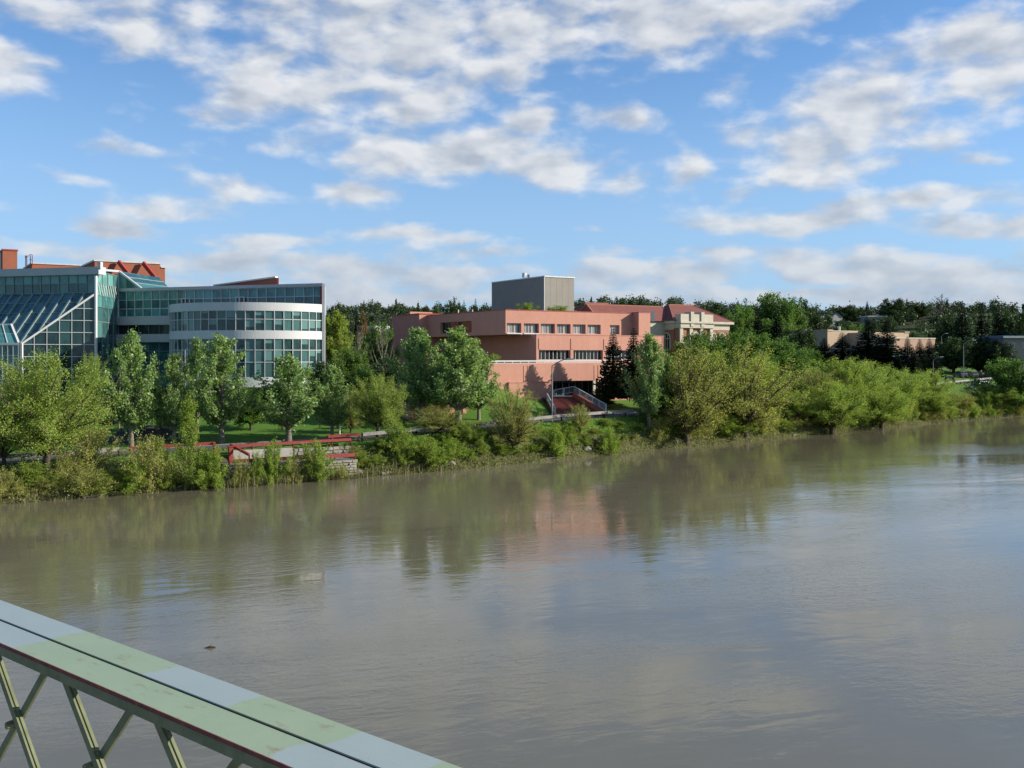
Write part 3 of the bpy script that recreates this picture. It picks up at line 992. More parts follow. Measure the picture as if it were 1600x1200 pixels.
f1_ = gframe(148, 172)
zt = zat(408, 172)
a250, a258 = f1_.a_at(250), f1_.a_at(258)
MB().fbox(f1_, 0, a250, -16, 0, 6, zt).build('wall', M['red'], red)
MB().fbox(f1_, a250, a258, -14, -.1, 6, zat(420, 180)).build('stepped_wall', M['red'], red)
b = MB().fbox(f1_, -.15, a250 + .15, -16.1, .15, zt, zt + .28)
b.fbox(f1_, a250 + .15, a258 + .15, -14, .12, zat(420, 180), zat(420, 180) + .25)
b.build('coping', M['flash'], red)
for px in (205, 243):
    a_ = f1_.a_at(px)
    MB().bar(f1_.p(a_ - 2.2, .5, zt + .05), f1_.p(a_ + .8, 5.5, zt - 5.4), .45, .7).build('slanted_rib', M['redsteel'], red)
red2 = thing('red_brick_block', 'low red brick roof block behind the glass left of the stepped block', 'building', (-90, 190, 6))
f2_ = gframe(50, 186)
zt2 = zat(412, 186)
MB().fbox(f2_, 0, 13, -14, 0, 6, zt2).build('wall', M['red'], red2)
MB().fbox(f2_, -.15, 13.1, -14.1, .15, zt2, zt2 + .25).build('coping', M['flash'], red2)
chim = thing('brick_stair_tower', 'square red brick tower at the far left above the glass roof', 'tower', (-92, 178, 6))
f3_ = gframe(4, 178)
zt3 = zat(391, 178)
MB().fbox(f3_, 0, f3_.a_at(27), -5, 0, 6, zt3).build('wall', M['red'], chim)
MB().fbox(f3_, -.12, f3_.a_at(27) + .12, -5.1, .12, zt3, zt3 + .25).build('coping', M['redsteel'], chim)
ant = thing('roof_ladder_frame', 'thin metal ladder frame standing on the roof beside the red brick tower', 'ladder', PX(44, 416, 181))
b = MB()
for px in (40, 41.8, 47.5, 50.5):
    b.bar(PX(px, 416, 181), PX(px, 399 if px > 45 else 400, 181), .1, .1, up=(0, 1, 0))
b.bar(PX(38.5, 400, 181), PX(45.5, 400, 181), .1, .12)
b.bar(PX(45.5, 398, 181), PX(50.8, 398, 181), .08, .1)
b.bar(PX(45.5, 406, 181), PX(50.8, 406, 181), .08, .08)
b.build('frame', M['redsteel'], ant)
MB().bar(PX(39, 402.5, 181), PX(42.5, 402.5, 181), .08, .1).build('crossbar', M['redsteel'], ant)
wedge = thing('red_roof_wedge', 'long dark red sloping roof light with a bright end rising above the wing roof', 'roof wedge', PX(390, 446, 158))
p0, p1, p2 = PX(335, 447, 162), PX(432, 434, 154), PX(432, 449, 154)
p0b = PX(335, 450, 162)
sh = Vector((-2.2, 9, 0))
MB().box8([p0b, p2, p2 + sh, p0b + sh, p0, p1, p1 + sh, p0 + sh]).build('sloped_body', M['red'], wedge)
MB().bar(p0 + Vector((0, 0, .12)), p1 + Vector((0, 0, .12)), .5, .22).build('coping', M['flash'], wedge)
MB().box8([p2 + Vector((.02, -.05, 0)), p2 + Vector((.35, 0, 0)), p2 + sh + Vector((.35, 0, 0)), p2 + sh + Vector((.02, 0, 0)),
           p1 + Vector((.02, -.05, 0)), p1 + Vector((.35, 0, 0)), p1 + sh + Vector((.35, 0, 0)), p1 + sh + Vector((.02, 0, 0))]).build('end_panel', M['redpaint'], wedge)

# ================================================================== rose brick gallery with the terrace and the steps
G = Frame(3.6, 147.0, *GU)
gal = thing('brick_gallery', 'flat roofed rose brick building in stepped storeys above a red stair', 'building', (8, 150, 6))
UB = -1.5
aK1 = G.a_at(790, UB)
aT0 = G.a_at(998)
aT1 = G.a_at(1016)
aE = G.a_at(1037)
zU0, zU1 = 15.05, 18.65
# upper storey
hol, wins = [], []
for (x0, x1) in ((792, 814.5), (818.5, 842), (845, 867), (870, 891.5), (895, 915), (918, 938.5), (953, 968)):
    a0, a1 = G.a_at(x0, UB), G.a_at(x1, UB)
    hol.append((a0, a1, 15.3, 16.75))
    wins.append((a0, a1, 15.3, 16.75))
MB().wall(G, aK1, aT0 + .3, zU0, zU1, UB, .6, hol).build('upper_wall', M['pink'], gal)


def window(parent, fr, a0, a1, z0, z1, b, n, gl, fmat='white'):
    f = MB()
    e = .05
    f.fbox(fr, a0, a1, b - .1, b, z0, z0 + e).fbox(fr, a0, a1, b - .1, b, z1 - e, z1)
    for i in range(n + 1):
        x = a0 + (a1 - a0) * i / n
        f.fbox(fr, max(a0, x - e / 1.6), min(a1, x + e / 1.6), b - .1, b - .002, z0 + e, z1 - e)
    w = f.build('window', M[fmat], parent)
    for i in range(n):
        x0, x1 = a0 + (a1 - a0) * i / n, a0 + (a1 - a0) * (i + 1) / n
        c = fr.p((x0 + x1) / 2, b - .06, (z0 + z1) / 2)
        place('pane', PANE[gl], w, c, (0, 0, math.atan2(fr.u.y, fr.u.x)), (x1 - x0, .5, z1 - z0))
    return w


for w_ in wins:
    window(gal, G, *w_, UB - .42, 5 if w_[1] - w_[0] > 1.8 else 3, 'brickglass')
b = MB()
for (a0, a1, z0, z1) in wins[:2]:
    b.fbox(G, a0 - .05, a1 + .05, UB + .003, UB + .12, z0 - .16, z0 - .02)
b.build('window_sill', M['white'], gal)
# return wall of the upper storey, in shade, with its sunk window
SD = Frame(G.p(aK1, UB, 0).x, G.p(aK1, UB, 0).y, 0.53, -0.85)    # a runs toward the corner (negative = back)
aw0, aw1 = SD.a_at(688), SD.a_at(737)
MB().wall(SD, -39, -.6, zU0, zU1, 0, .5, [(aw0, aw1, 15.5, 17.35)]).build('side_wall', M['pink'], gal)
window(gal, SD, aw0, aw1, 15.5, 17.35, -.4, 5, 'darkglass', 'greyframe')
MB().fbox(G, aK1 + .05, aT0, -37, UB - .02, zU0 - .02, zU0 + .12).build('soffit', M['pink'], gal)
MB().fbox(G, aK1 + .5, aT0 + 2, -37, UB - .6, zU1 - .5, zU1 - .2).build('roof', M['roof'], gal)
b = MB().fbox(G, aK1 - .06, aT0 + .02, UB - .5, UB + .06, zU1, zU1 + .1)
b.fbox(SD, -39, -.56, -.5, .06, zU1, zU1 + .1)
b.build('coping', M['redsteel'], gal)
# lower storey
lw = []
for (x0, x1) in ((842, 891.5), (896, 942), (947, 990)):
    lw.append((G.a_at(x0), G.a_at(x1), 11.3, 12.78))
MB().wall(G, 0, aE, 6.0, 15.03, 0, .6, lw + [(G.a_at(862), G.a_at(932), 6.2, 8.15)]).build('lower_wall', M['pink'], gal)
for w_ in lw:
    window(gal, G, *w_, -.45, 8 if w_[1] - w_[0] > 4 else 6, 'darkglass')
SD2 = Frame(3.6, 147.0, 0.53, -0.85)
MB().wall(SD2, -37, -.6, 5.5, 15.03, 0, .5).build('side_wall', M['pink'], gal)
MB().fbox(G, .3, aE, -30, -.6, 14.7, 14.95).build('lower_roof', M['roof'], gal)
b = MB()
for px in (843.5, 893.5, 945):           # brick ribs that frame the bays
    a_ = G.a_at(px)
    b.fbox(G, a_ - .22, a_ + .22, .003, .07, 12.9, 14.5)
b.build('brick_rib', M['pink'], gal)
b = MB().fbox(G, -.05, aE + .05, -.5, .06, 15.03, 15.12)
b.build('coping', M['pink'], gal)
MB().wall(Frame(G.p(aE, 0, 0).x, G.p(aE, 0, 0).y, -0.53, 0.85), 0, 22, 6, 15.03, 0, .5).build('end_wall', M['pink'], gal)
# tower
MB().fbox(G, aT0, aT1, -6.5, .004, 15.13, 18.75).build('stair_tower', M['pink'], gal)
MB().fbox(G, aT0 - .05, aT1 + .05, -6.5, .06, 18.75, 18.85).build('coping', M['redsteel'], gal)
MB().fbox(G, aT0 + .5, aE - .2, -14, -6.6, 15.0, 17.6).build('roof_house', M['pink'], gal)
# left annex in shade and its lit notch
A1 = Frame(SD.p(-37, 0, 0).x, SD.p(-37, 0, 0).y, 0.53, -0.85)
aa0, aa1 = A1.a_at(612, 1.5), A1.a_at(655, 1.5)
MB().fbox(A1, aa0, aa1, -8, 1.5, 6, 18.9).build('annex', M['pink'], gal)
MB().fbox(A1, aa0 - .1, aa1 + .1, -8, 1.6, 18.9, 19.05).build('coping', M['redsteel'], gal)
MB().fbox(SD, -33.5, -33.0, -5, -.6, zU1 + .1, zU1 + 1.0).build('roof_upstand', M['pink'], gal)
for px in (716, 738):
    p_ = PX(px, 489, 172)
    MB().tube([(p_.x, p_.y, 18.3), (p_.x, p_.y, 19.9)], [.12, .12], 8, True).build('roof_pipe', M['flash'], gal)
# terrace wall in front
TB = 4.0
aQ0 = G.a_at(763, TB)
aQ1 = G.a_at(1036, TB)
aO0, aO1 = G.a_at(862, TB), G.a_at(934, TB)
zQ = 10.85
MB().wall(G, aQ0, aQ1, 5.2, zQ, TB, .5, [(aO0, aO1, 5.9, 8.25)]).build('terrace_wall', M['pink'], gal)
MB().fbox(G, aQ0 + .1, aQ1, .02, TB - .5, 10.3, 10.6).build('terrace_floor', M['concrete'], gal)
b = MB()
for px in (819, 825, 929, 935):
    a_ = G.a_at(px, TB)
    b.fbox(G, a_ - .10, a_ + .10, TB + .003, TB + .05, 8.3, 10.5)
b.build('brick_rib', M['pink'], gal)
aB0 = G.a_at(795, TB + .35)
MB().fbox(G, aB0, aO0 - .05, TB + .003, TB + .4, 5.0, 8.1).build('plinth_wall', M['pink'], gal)
MB().fbox(G, aB0, aO0 - .02, TB + .003, TB + .46, 8.1, 8.2).build('plinth_coping', M['pink'], gal)
MB().wall(Frame(G.p(aQ0, TB, 0).x, G.p(aQ0, TB, 0).y, 0.53, -0.85), -8, -.5, 5, zQ, 0, .4).build('terrace_side_wall', M['pink'], gal)
# white terrace rail
b = MB().fbox(G, aQ0 - .1, G.a_at(950, TB), TB - .22, TB - .06, zQ + .22, zQ + .42)
b.fbox(G, aQ0 - .1, G.a_at(950, TB), TB - .20, TB - .08, zQ + .002, zQ + .06)
tr = b.build('terrace_rail', M['white'], gal)
a_ = aQ0
while a_ < G.a_at(948, TB):
    MB().fbox(G, a_ - .05, a_ + .05, TB - .19, TB - .09, zQ + .06, zQ + .22).build('rail_post', M['white'], tr)
    a_ += 1.35
# dark entrance behind the opening
curtain(gal, 'entrance_glazing', [G.p(aO0 + (aO1 - aO0) * i / 7, 1.6, 0) for i in range(8)], [5.95, 8.0, 8.3], 'darkglass', 'greyframe', .09)
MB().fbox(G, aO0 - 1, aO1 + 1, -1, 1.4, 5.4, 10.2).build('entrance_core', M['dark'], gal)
MB().fbox(G, aO0 - 2, aO1 + 2, 1.6, TB + 2.5, 5.7, 5.95).build('entrance_floor', M['path'], gal)
MB().fbox(G, G.a_at(921, 3), G.a_at(922, 3) + .3, TB - .3, TB - .02, 5.95, 8.25).build('entrance_column', M['cream'], gal)

# shrubby mound's brick retaining block (behind the poplars)
blk = thing('brick_planter_wall', 'rose brick wall block on the lawn half hidden behind the big poplars', 'wall', (-9, 124, 4))
fb_ = Frame(-12.6, 121.5, *GU)
ab1 = fb_.a_at(728)
MB().fbox(fb_, 0, ab1 - .5, -5, 0, 3.2, 8.3).build('wall', M['pink'], blk)
MB().fbox(fb_, ab1 - .5, ab1, -5.05, .12, 3.2, 8.45).build('end_pier', M['pink'], blk)
MB().fbox(fb_, -.1, ab1 - .5, -5.1, .1, 8.3, 8.42).build('coping', M['pink'], blk)

# red brick steps, widening towards the road
st = thing('brick_stairway', 'broad shaded red brick stairway widening down from the gallery entrance to the road', 'stairway', (8, 135, 4))
NSTP = 15
T0l, T0r = Vector((5.15, 141.2)), Vector((8.6, 141.2))
T1l, T1r = Vector((5.9, 128.3)), Vector((12.0, 129.0))
zs0, zs1 = 6.05, 4.0
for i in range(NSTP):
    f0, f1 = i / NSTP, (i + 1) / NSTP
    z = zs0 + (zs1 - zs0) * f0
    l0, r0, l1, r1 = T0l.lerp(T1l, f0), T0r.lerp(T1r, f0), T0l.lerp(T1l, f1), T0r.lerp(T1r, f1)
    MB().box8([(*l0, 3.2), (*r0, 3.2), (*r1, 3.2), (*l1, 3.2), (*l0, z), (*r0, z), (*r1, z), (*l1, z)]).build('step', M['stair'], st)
for nm, a0, a1, sx in (('side_wall', T0l, T1l, -1), ('side_wall', T0r, T1r, 1)):
    w = .3 * sx
    up = .25 if sx < 0 else .75
    MB().box8([(a0.x, a0.y, 3), (a0.x + w, a0.y, 3), (a1.x + w, a1.y, 3), (a1.x, a1.y, 3),
               (a0.x, a0.y, zs0 + up), (a0.x + w, a0.y, zs0 + up), (a1.x + w, a1.y, zs1 + up), (a1.x, a1.y, zs1 + up)]).build(nm, M['red'], st)


def mesh_rail(name, label, pts, h=1.0, npost=None, mat='white'):
    o = thing(name, label, 'railing', pts[0])
    b = MB()
    for p_, q in zip(pts[:-1], pts[1:]):
        p_, q = Vector(p_), Vector(q)
        n = max(2, int((q - p_).length / 2.2))
        for i in range(n + 1):
            c = p_.lerp(q, i / n)
            MB().bar(c, c + Vector((0, 0, h)), .13, .13, up=(1, 0, 0)).build('post', M[mat], o)
        b.bar(p_ + Vector((0, 0, h - .05)), q + Vector((0, 0, h - .05)), .08, .08)
        b.bar(p_ + Vector((0, 0, .15)), q + Vector((0, 0, .15)), .06, .06)
    b.build('handrail', M[mat], o)
    b = MB()
    for p_, q in zip(pts[:-1], pts[1:]):
        p_, q = Vector(p_), Vector(q)
        n = int((q - p_).length / .16)
        for i in range(n):
            c = p_.lerp(q, (i + .5) / n)
            b.bar(c + Vector((0, 0, .18)), c + Vector((0, 0, h - .08)), .028, .028, up=(1, 0, 0))
    b.build('balusters', M['steel'], o, kind='stuff')
    return o


mesh_rail('stair_railing', 'pale metal railing stepping down the right edge of the red stairway beside the lawn',
          [(6.0, 142.2, 6.05), (8.85, 141.8, 6.6), (12.25, 129.2, 4.65)])
mesh_rail('stair_railing', 'short pale metal railing down the left edge of the red stairway behind the lamp post',
          [(4.9, 138.0, 5.7), (5.6, 128.6, 4.2)])

# fly tower behind
ft = thing('stage_tower', 'tall windowless dark brown box tower with one grey sunlit side above the gallery roof', 'tower', (6, 195, 8))
FT = gframe(851, 190)
az1 = FT.a_at(897)
zt_ = zat(432.5, 190)
MB().fbox(FT, .0, az1, -19.6, 0, 8, zt_).build('wall', M['towerdark'], ft)
b = MB().fbox(FT, -.12, az1 + .12, -19.7, .12, zt_, zt_ + .22)
b.build('coping', M['flash'], ft)
b = MB()
for i in range(1, 5):
    b.fbox(FT, az1 * i / 5 - .02, az1 * i / 5 + .02, .002, .012, 12, zt_ - .01)
b.build('siding_joint', M['towerdark'], ft)
b = MB().fbox(FT, -.10, .0, -.12, .02, 8, zt_ - .01)
b.fbox(FT, -.06, .0, -19.72, -19.6, 8, zt_ - .01)
b.build('corner_trim', M['flash'], ft)
p_ = FT.p(.5, -8, 0)
MB().tube([(p_.x, p_.y, zt_ + .4), (p_.x, p_.y, zt_ + 1.3)], [.45, .45], 10, True).build('roof_vent', M['flash'], ft)
MB().tube([(p_.x + .9, p_.y, zt_ + .4), (p_.x + .9, p_.y, zt_ + 1.0)], [.3, .3], 10, True).build('roof_vent', M['lampgrey'], ft)

bei = thing('beige_building', 'small beige flat roofed building glimpsed left of the shaded gallery wall', 'building', PX(600, 560, 205))
FB = gframe(586, 205)
MB().fbox(FB, 0, FB.a_at(608), -8, 0, 5, zat(512, 205)).build('wall', M['cream'], bei)
MB().fbox(FB, -.1, FB.a_at(608) + .1, -8, .1, zat(512, 205), zat(512, 205) + .4).build('coping', M['white'], bei)

# ================================================================== courthouse with clay tile roof
ct = thing('courthouse', 'cream and brick courthouse with arched windows under a red clay tile roof', 'building', (45, 222, 9))
K = gframe(1053, 215)
aR = K.a_at(1139)
zc = 19.45
pav0, pav1 = K.a_at(1053), K.a_at(1104)
# main front (two arched windows on the right), pavilion (one tall arch)


def arch_pts(fr, a0, a1, zb, zs, b, n=8):
    c, r = (a0 + a1) / 2, (a1 - a0) / 2
    return [fr.p(a0, b, zb), fr.p(a1, b, zb)] + [fr.p(c + r * math.cos(math.pi * i / n), b, zs + r * math.sin(math.pi * i / n)) for i in range(n + 1)]


def arch_window(parent, fr, a0, a1, zb, zs, b):
    c, r = (a0 + a1) / 2, (a1 - a0) / 2
    f = MB()
    n = 10
    for i in range(n):
        t0, t1 = math.pi * i / n, math.pi * (i + 1) / n
        q0 = [fr.p(c + rr * math.cos(t0), b + dd, zs + rr * math.sin(t0)) for rr, dd in ((r, 0), (r + .32, 0), (r + .32, .14), (r, .14))]
        q1 = [fr.p(c + rr * math.cos(t1), b + dd, zs + rr * math.sin(t1)) for rr, dd in ((r, 0), (r + .32, 0), (r + .32, .14), (r, .14))]
        for k in range(4):
            f.quad(q0[k], q0[(k + 1) % 4], q1[(k + 1) % 4], q1[k])
    for a_ in (a0 - .16, a1 + .16):
        f.fbox(fr, a_ - .16, a_ + .16, b, b + .14, zb, zs)
    for a_ in (a0 + (a1 - a0) / 3, a0 + (a1 - a0) * 2 / 3):
        f.fbox(fr, a_ - .07, a_ + .07, b + .01, b + .1, zb, zs + r * .8)
    f.fbox(fr, a0, a1, b + .01, b + .1, zs - .08, zs + .08)
    w = f.build('arched_window', M['cream'], parent)
    MB().poly(arch_pts(fr, a0, a1, zb, zs, b + .008)).build('pane', M['darkglass'], w)
    return w


MB().fbox(K, 0, aR, -14, 0, 9, 17.6).build('brick_wall', M['courtbrick'], ct)
b = MB().fbox(K, -.1, aR + .1, -14.1, .1, 17.6, 18.9)
b.build('frieze', M['cream'], ct)
MB().fbox(K, -.5, aR + .9, -14.5, .7, 18.9, 19.45).build('cornice', M['cream'], ct)
MB().fbox(K, .2, pav1, .0, 1.6, 9, 17.9).build('pavilion_wall', M['courtbrick'], ct)
b = MB()
for a_ in (.45, (pav0 + pav1) * .34, (pav0 + pav1) * .66, pav1 - .35):
    b.fbox(K, a_ - .42, a_ + .42, 1.602, 2.0, 9, 17.9)
b.build('pilaster', M['cream'], ct)
MB().fbox(K, 0, pav1 + .2, .1, 2.2, 17.9, 18.9).build('pavilion_frieze', M['cream'], ct)
MB().fbox(K, -.2, pav1 + .4, .1, 2.5, 18.9, 19.3).build('pavilion_cornice', M['cream'], ct)
MB().fbox(K, 0.1, pav1, .3, 2.1, 19.3, 20.9).build('parapet', M['cream'], ct)
b = MB()
for a_ in ((pav0 + pav1) * .34, (pav0 + pav1) * .66):
    b.fbox(K, a_ - .45, a_ + .45, .2, 2.35, 18.2, 21.4)
b.build('parapet_block', M['cream'], ct)
MB().fbox(K, .3, pav1 - .1, 1.605, 1.75, 14.4, 14.8).build('string_course', M['cream'], ct)
arch_window(ct, K, pav1 * .41, pav1 * .60, 11, 15.9, 1.61)
for px in (1114, 1128):
    a_ = K.a_at(px)
    arch_window(ct, K, a_ - .85, a_ + .85, 11.5, 15.9, .01)
KS = Frame(K.o.x, K.o.y, 0.53, -0.85)
MB().fbox(KS, -10, -.02, 0, .12, 17.55, 18.9).build('side_frieze', M['cream'], ct)
for a_ in (-2.4, -6.2):
    arch_window(ct, KS, a_ - 1.1, a_ + 1.1, 11.5, 15.6, .01)
# hipped roof of the front block
zr_ = 23.4


def hip(fr, a0, a1, b0, b1, z0, zr, inset, name, parent):
    bm_ = (b0 + b1) / 2
    c = [fr.p(a0, b1, z0), fr.p(a1, b1, z0), fr.p(a1, b0, z0), fr.p(a0, b0, z0)]
    r0, r1 = fr.p(a0 + inset, bm_, zr), fr.p(a1 - inset, bm_, zr)
    ob = MB()
    ob.quad(c[0], c[1], r1, r0).quad(c[2], c[3], r0, r1).poly([c[1], c[2], r1]).poly([c[3], c[0], r0])
    ob.poly(c[::-1])
    o = ob.build(name, M['tile'], parent)
    rb = MB()
    for p_, q in ((c[0], r0), (c[1], r1), (r0, r1), (c[2], r1), (c[3], r0)):
        rb.bar(p_, q, .35, .22)
    rb.build('ridge_tile', M['courtbrick'], o)
    return o


hip(K, -.5, aR + .9, -14.6, .7, 19.5, zr_, 5.2, 'roof', ct)
# rear wing with its own taller hip, running left behind the gallery
K2 = gframe(912, 222)
a2 = K2.a_at(1010)
MB().fbox(K2, 0, a2, -14, 0, 9, 19.6).build('rear_wall', M['cream'], ct)
hip(K2, -.8, a2 + .8, -15, 1, 19.7, zat(472, 228), 6.5, 'rear_roof', ct)
K3 = Frame(K.p(-1, -7, 0).x - 8, K.p(-1, -7, 0).y - 5, *GU)
MB().fbox(K3, -6, 12, -4, 4, 9, 19.4).build('link_wall', M['cream'], ct)
hip(K3, -8, 14, -5.5, 4.6, 19.45, 22.9, .5, 'link_roof', ct)
for px in (1007, 1020):
    p_ = PX(px, 487, 214)
    MB().box(p_.x - .35, p_.x + .35, p_.y - .35, p_.y + .35, 19.3, zat(486, 214)).build('roof_vent', M['white'], ct)
fr_ = thing('white_roofed_annex', 'low white roofed box between the stage tower and the courthouse roof', 'building', PX(905, 540, 240))
MB().fbox(gframe(897, 240), 0, 5.5, -8, 0, 8, zat(482, 240)).build('wall', M['white'], fr_)
MB().fbox(gframe(897, 240), -.2, 5.7, -8.2, .2, zat(482, 240), zat(482, 240) + .35).build('roof', M['panel'], fr_)

# ================================================================== tan building behind the spruces
tn = thing('tan_building', 'long low tan stucco building behind the row of dark spruces', 'building', (110, 300, 9))
T1 = gframe(1293, 286)
zt1 = zat(518, 290)
aT = T1.a_at(1340)
MB().fbox(T1, 0, aT, -16, 0, 8, zt1).build('centre_wall', M['tan'], tn)
MB().fbox(T1, -.15, 2.2, -16, .15, zt1, zt1 + .5).build('parapet', M['tan'], tn)
MB().fbox(T1, 2.3, aT + .1, -16, .1, zt1, zt1 + .25).build('coping', M['cream'], tn)
window(tn, T1, T1.a_at(1330), T1.a_at(1337), zt1 - 3.4, zt1 - 2.0, .06, 2, 'darkglass', 'bark')
p_ = T1.p(T1.a_at(1320), -2, 0)
MB().tube([(p_.x, p_.y, zt1), (p_.x, p_.y, zt1 + 1.6)], [.35, .3], 8, True).build('flue', M['white'], tn)
T1s = Frame(T1.o.x, T1.o.y, .53, -.85)
T2 = gframe(1258, 300)
a2_ = T2.a_at(1291)
MB().fbox(T2, 0, a2_, -14, 0, 8, zat(519, 303)).build('left_wall', M['tanpink'], tn)
MB().fbox(T2, -.1, 1.6, -14, .2, zat(519, 303), zat(519, 303) + .7).build('parapet', M['tan'], tn)
arch_window(tn, T2, a2_ * .30, a2_ * .78, 12.5, 16.2, .02)
T4 = gframe(1366, 283)
MB().fbox(T4, 0, T4.a_at(1420), -12, 0, 8, zat(520, 290)).build('right_upper_wall', M['tan'], tn)
MB().fbox(T4, T4.a_at(1413), T4.a_at(1420) + .2, -12, .2, zat(520, 290), zat(518, 290)).build('parapet', M['tanpink'], tn)
T5 = gframe(1397, 268)
zt5 = zat(529.5, 275)
aT5 = T5.a_at(1461)
MB().fbox(T5, 0, aT5, -10, 0, 12.8, zt5).build('right_wall', M['tanpink'], tn)
MB().fbox(T5, -.1, aT5 + .1, -10, .12, zt5, zt5 + .3).build('coping', M['cream'], tn)
MB().fbox(T5, 0, aT5, -9, -.8, 8, 12.8).build('porch_wall', M['tanpink'], tn)
window(tn, T5, .6, T5.a_at(1416), 9.5, 12.6, -.7, 3, 'topglass')

# houses up the hillside
for (px, py, Y, w, hgt, lab, ang) in ((1302, 499, 430, 11, 5, 'pale grey gabled house among trees high on the hillside above the tan building', .3),
                                 (1372, 499, 452, 9, 5, 'low flat roofed brick house with white trim high on the hillside', .1)):
    hz = thing('hillside_house', lab, 'house', PX(px, py + 6, Y))
    fh = Frame(PX(px, py, Y).x - w / 2, Y, math.cos(ang), math.sin(ang))
    zb, ze = zat(py + 10, Y), zat(py - 4, Y)
    wm = 'siding' if px < 1350 else 'towerdark'
    MB().fbox(fh, 0, w, -8, 0, zb - 6, ze).build('wall', M[wm], hz)
    rb = MB()
    if px < 1350:
        for (a0, a1, hh_) in ((-.4, w * .52, 2.6), (w * .48, w + .4, 2.0)):
            am = (a0 + a1) / 2
            rb.quad(fh.p(a0, .5, ze), fh.p(am, .5, ze + hh_), fh.p(am, -8, ze + hh_), fh.p(a0, -8, ze))
            rb.quad(fh.p(am, .5, ze + hh_), fh.p(a1, .5, ze), fh.p(a1, -8, ze), fh.p(am, -8, ze + hh_))
        gb = MB()
        for (a0, a1, hh_) in ((-.3, w * .52, 2.5), (w * .48, w + .3, 1.9)):
            gb.poly([fh.p(a0 + .2, .05, ze), fh.p(a1 - .2, .05, ze), fh.p((a0 + a1) / 2, .05, ze + hh_)])
        gb.build('gable', M['siding'], hz)
    else:
        rb.fbox(fh, -.3, w + .3, -8, .3, ze, ze + .5)
    rb.build('roof', M['shingle' if px < 1350 else 'white'], hz)
    for i in range(3):
        a_ = w * (.2 + .3 * i)
        wo = MB().fbox(fh, a_ - .7, a_ + .7, .02, .1, zb + .8, zb + 2.4).build('window', M['white'], hz)
        MB().fbox(fh, a_ - .55, a_ + .55, .06, .13, zb + .95, zb + 2.25).build('pane', M['darkglass'], wo)
bl = thing('blue_roofed_building', 'dark building with a long flat blue roof edge at the far right among trees', 'building', PX(1590, 560, 265))
fb2 = Frame(PX(1566, 530, 270).x, 270, .98, .05)
zb2 = zat(524, 270)
MB().fbox(fb2, .8, 22, -12, -.6, 7, zb2 - .8).build('wall', M['towerdark'], bl)
MB().fbox(fb2, 0, 23, -13, .5, zb2 - .8, zb2).build('roof', M['bluemetal'], bl)
MB().fbox(fb2, 0, 23, .5, .6, zb2 - .7, zb2 - .2).build('fascia', M['flash'], bl)
for i in range(4):
    a_ = 2 + i * 4
    wo = MB().fbox(fb2, a_, a_ + 1.8, -.62, -.5, zb2 - 3.4, zb2 - 2.0).build('window', M['white'], bl)
    MB().fbox(fb2, a_ + .12, a_ + 1.68, -.58, -.47, zb2 - 3.3, zb2 - 2.1).build('pane', M['brickglass'], wo)

# ================================================================== stone lookout with its red rails
look = thing('stone_lookout', 'low pale stone retaining wall of a riverside lookout at the water below the lawn', 'wall', (-21, 94, 0))
LA, LB = Vector(PX(357, 752, 91.5).xy), Vector(PX(556, 746, 98.0).xy)
LU = (LB - LA).normalized()
LF = Frame(LA.x, LA.y, LU.x, LU.y)
LL = (LB - LA).length
ZL = 1.75
MB().fbox(LF, .25, LL - .25, -4.2, -.30, -1.0, ZL - .06).build('platform', M['path'], look)
rs = random.Random(11)
stones = []
for v_ in range(7):
    bm_ = MB()
    j = lambda: rs.uniform(-.06, .06)
    base = [(-.5, -.5), (.5, -.5), (.5, .5), (-.5, .5)]
    fr_pts = [(x + j(), 0.5 + j() * .9, z + j()) for x, z in base]
    bk_pts = [(x, -.5, z) for x, z in base]
    fr2 = [(x * .84, .5 + .13 + j(), z * .84) for x, _, z in fr_pts]
    bm_.v = bk_pts + fr_pts + fr2
    bm_.f = [(4, 5, 1, 0), (5, 6, 2, 1), (6, 7, 3, 2), (7, 4, 0, 3), (8, 9, 5, 4), (9, 10, 6, 5), (10, 11, 7, 6), (11, 8, 4, 7), (11, 10, 9, 8)]
    bm_.f = [f[::-1] for f in bm_.f]
    stones.append(bm_.mesh('stone', M['stone']))


def stone_course(fr, a0, a1, z0, z1, b, parent, rows):
    hgt = (z1 - z0) / rows
    for r_ in range(rows):
        a = a0
        while a < a1 - .05:
            w = min(rs.uniform(.28, 1.05), a1 - a)
            if a1 - a - w < .25:
                w = a1 - a
            c = fr.p(a + w / 2, b, z0 + hgt * (r_ + .5))
            d = fr.u
            place('stone', rs.choice(stones), parent, c, (0, 0, math.atan2(-d.y, -d.x)), (w - .03, .34 + rs.uniform(-.06, .14), hgt - rs.uniform(.015, .07)))
            a += w


stone_course(LF, 0, LL, -.3, ZL - .05, 0, look, 8)
LE = Frame(LF.p(LL, 0, 0).x, LF.p(LL, 0, 0).y, -LF.n.x, -LF.n.y)
stone_course(LE, .2, 4.2, -.3, ZL - .05, 0, look, 6)
MB().fbox(LF, .25, LL - .25, -.28, -.2, -1, ZL - .1).build('mortar_core', M['concrete'], look)
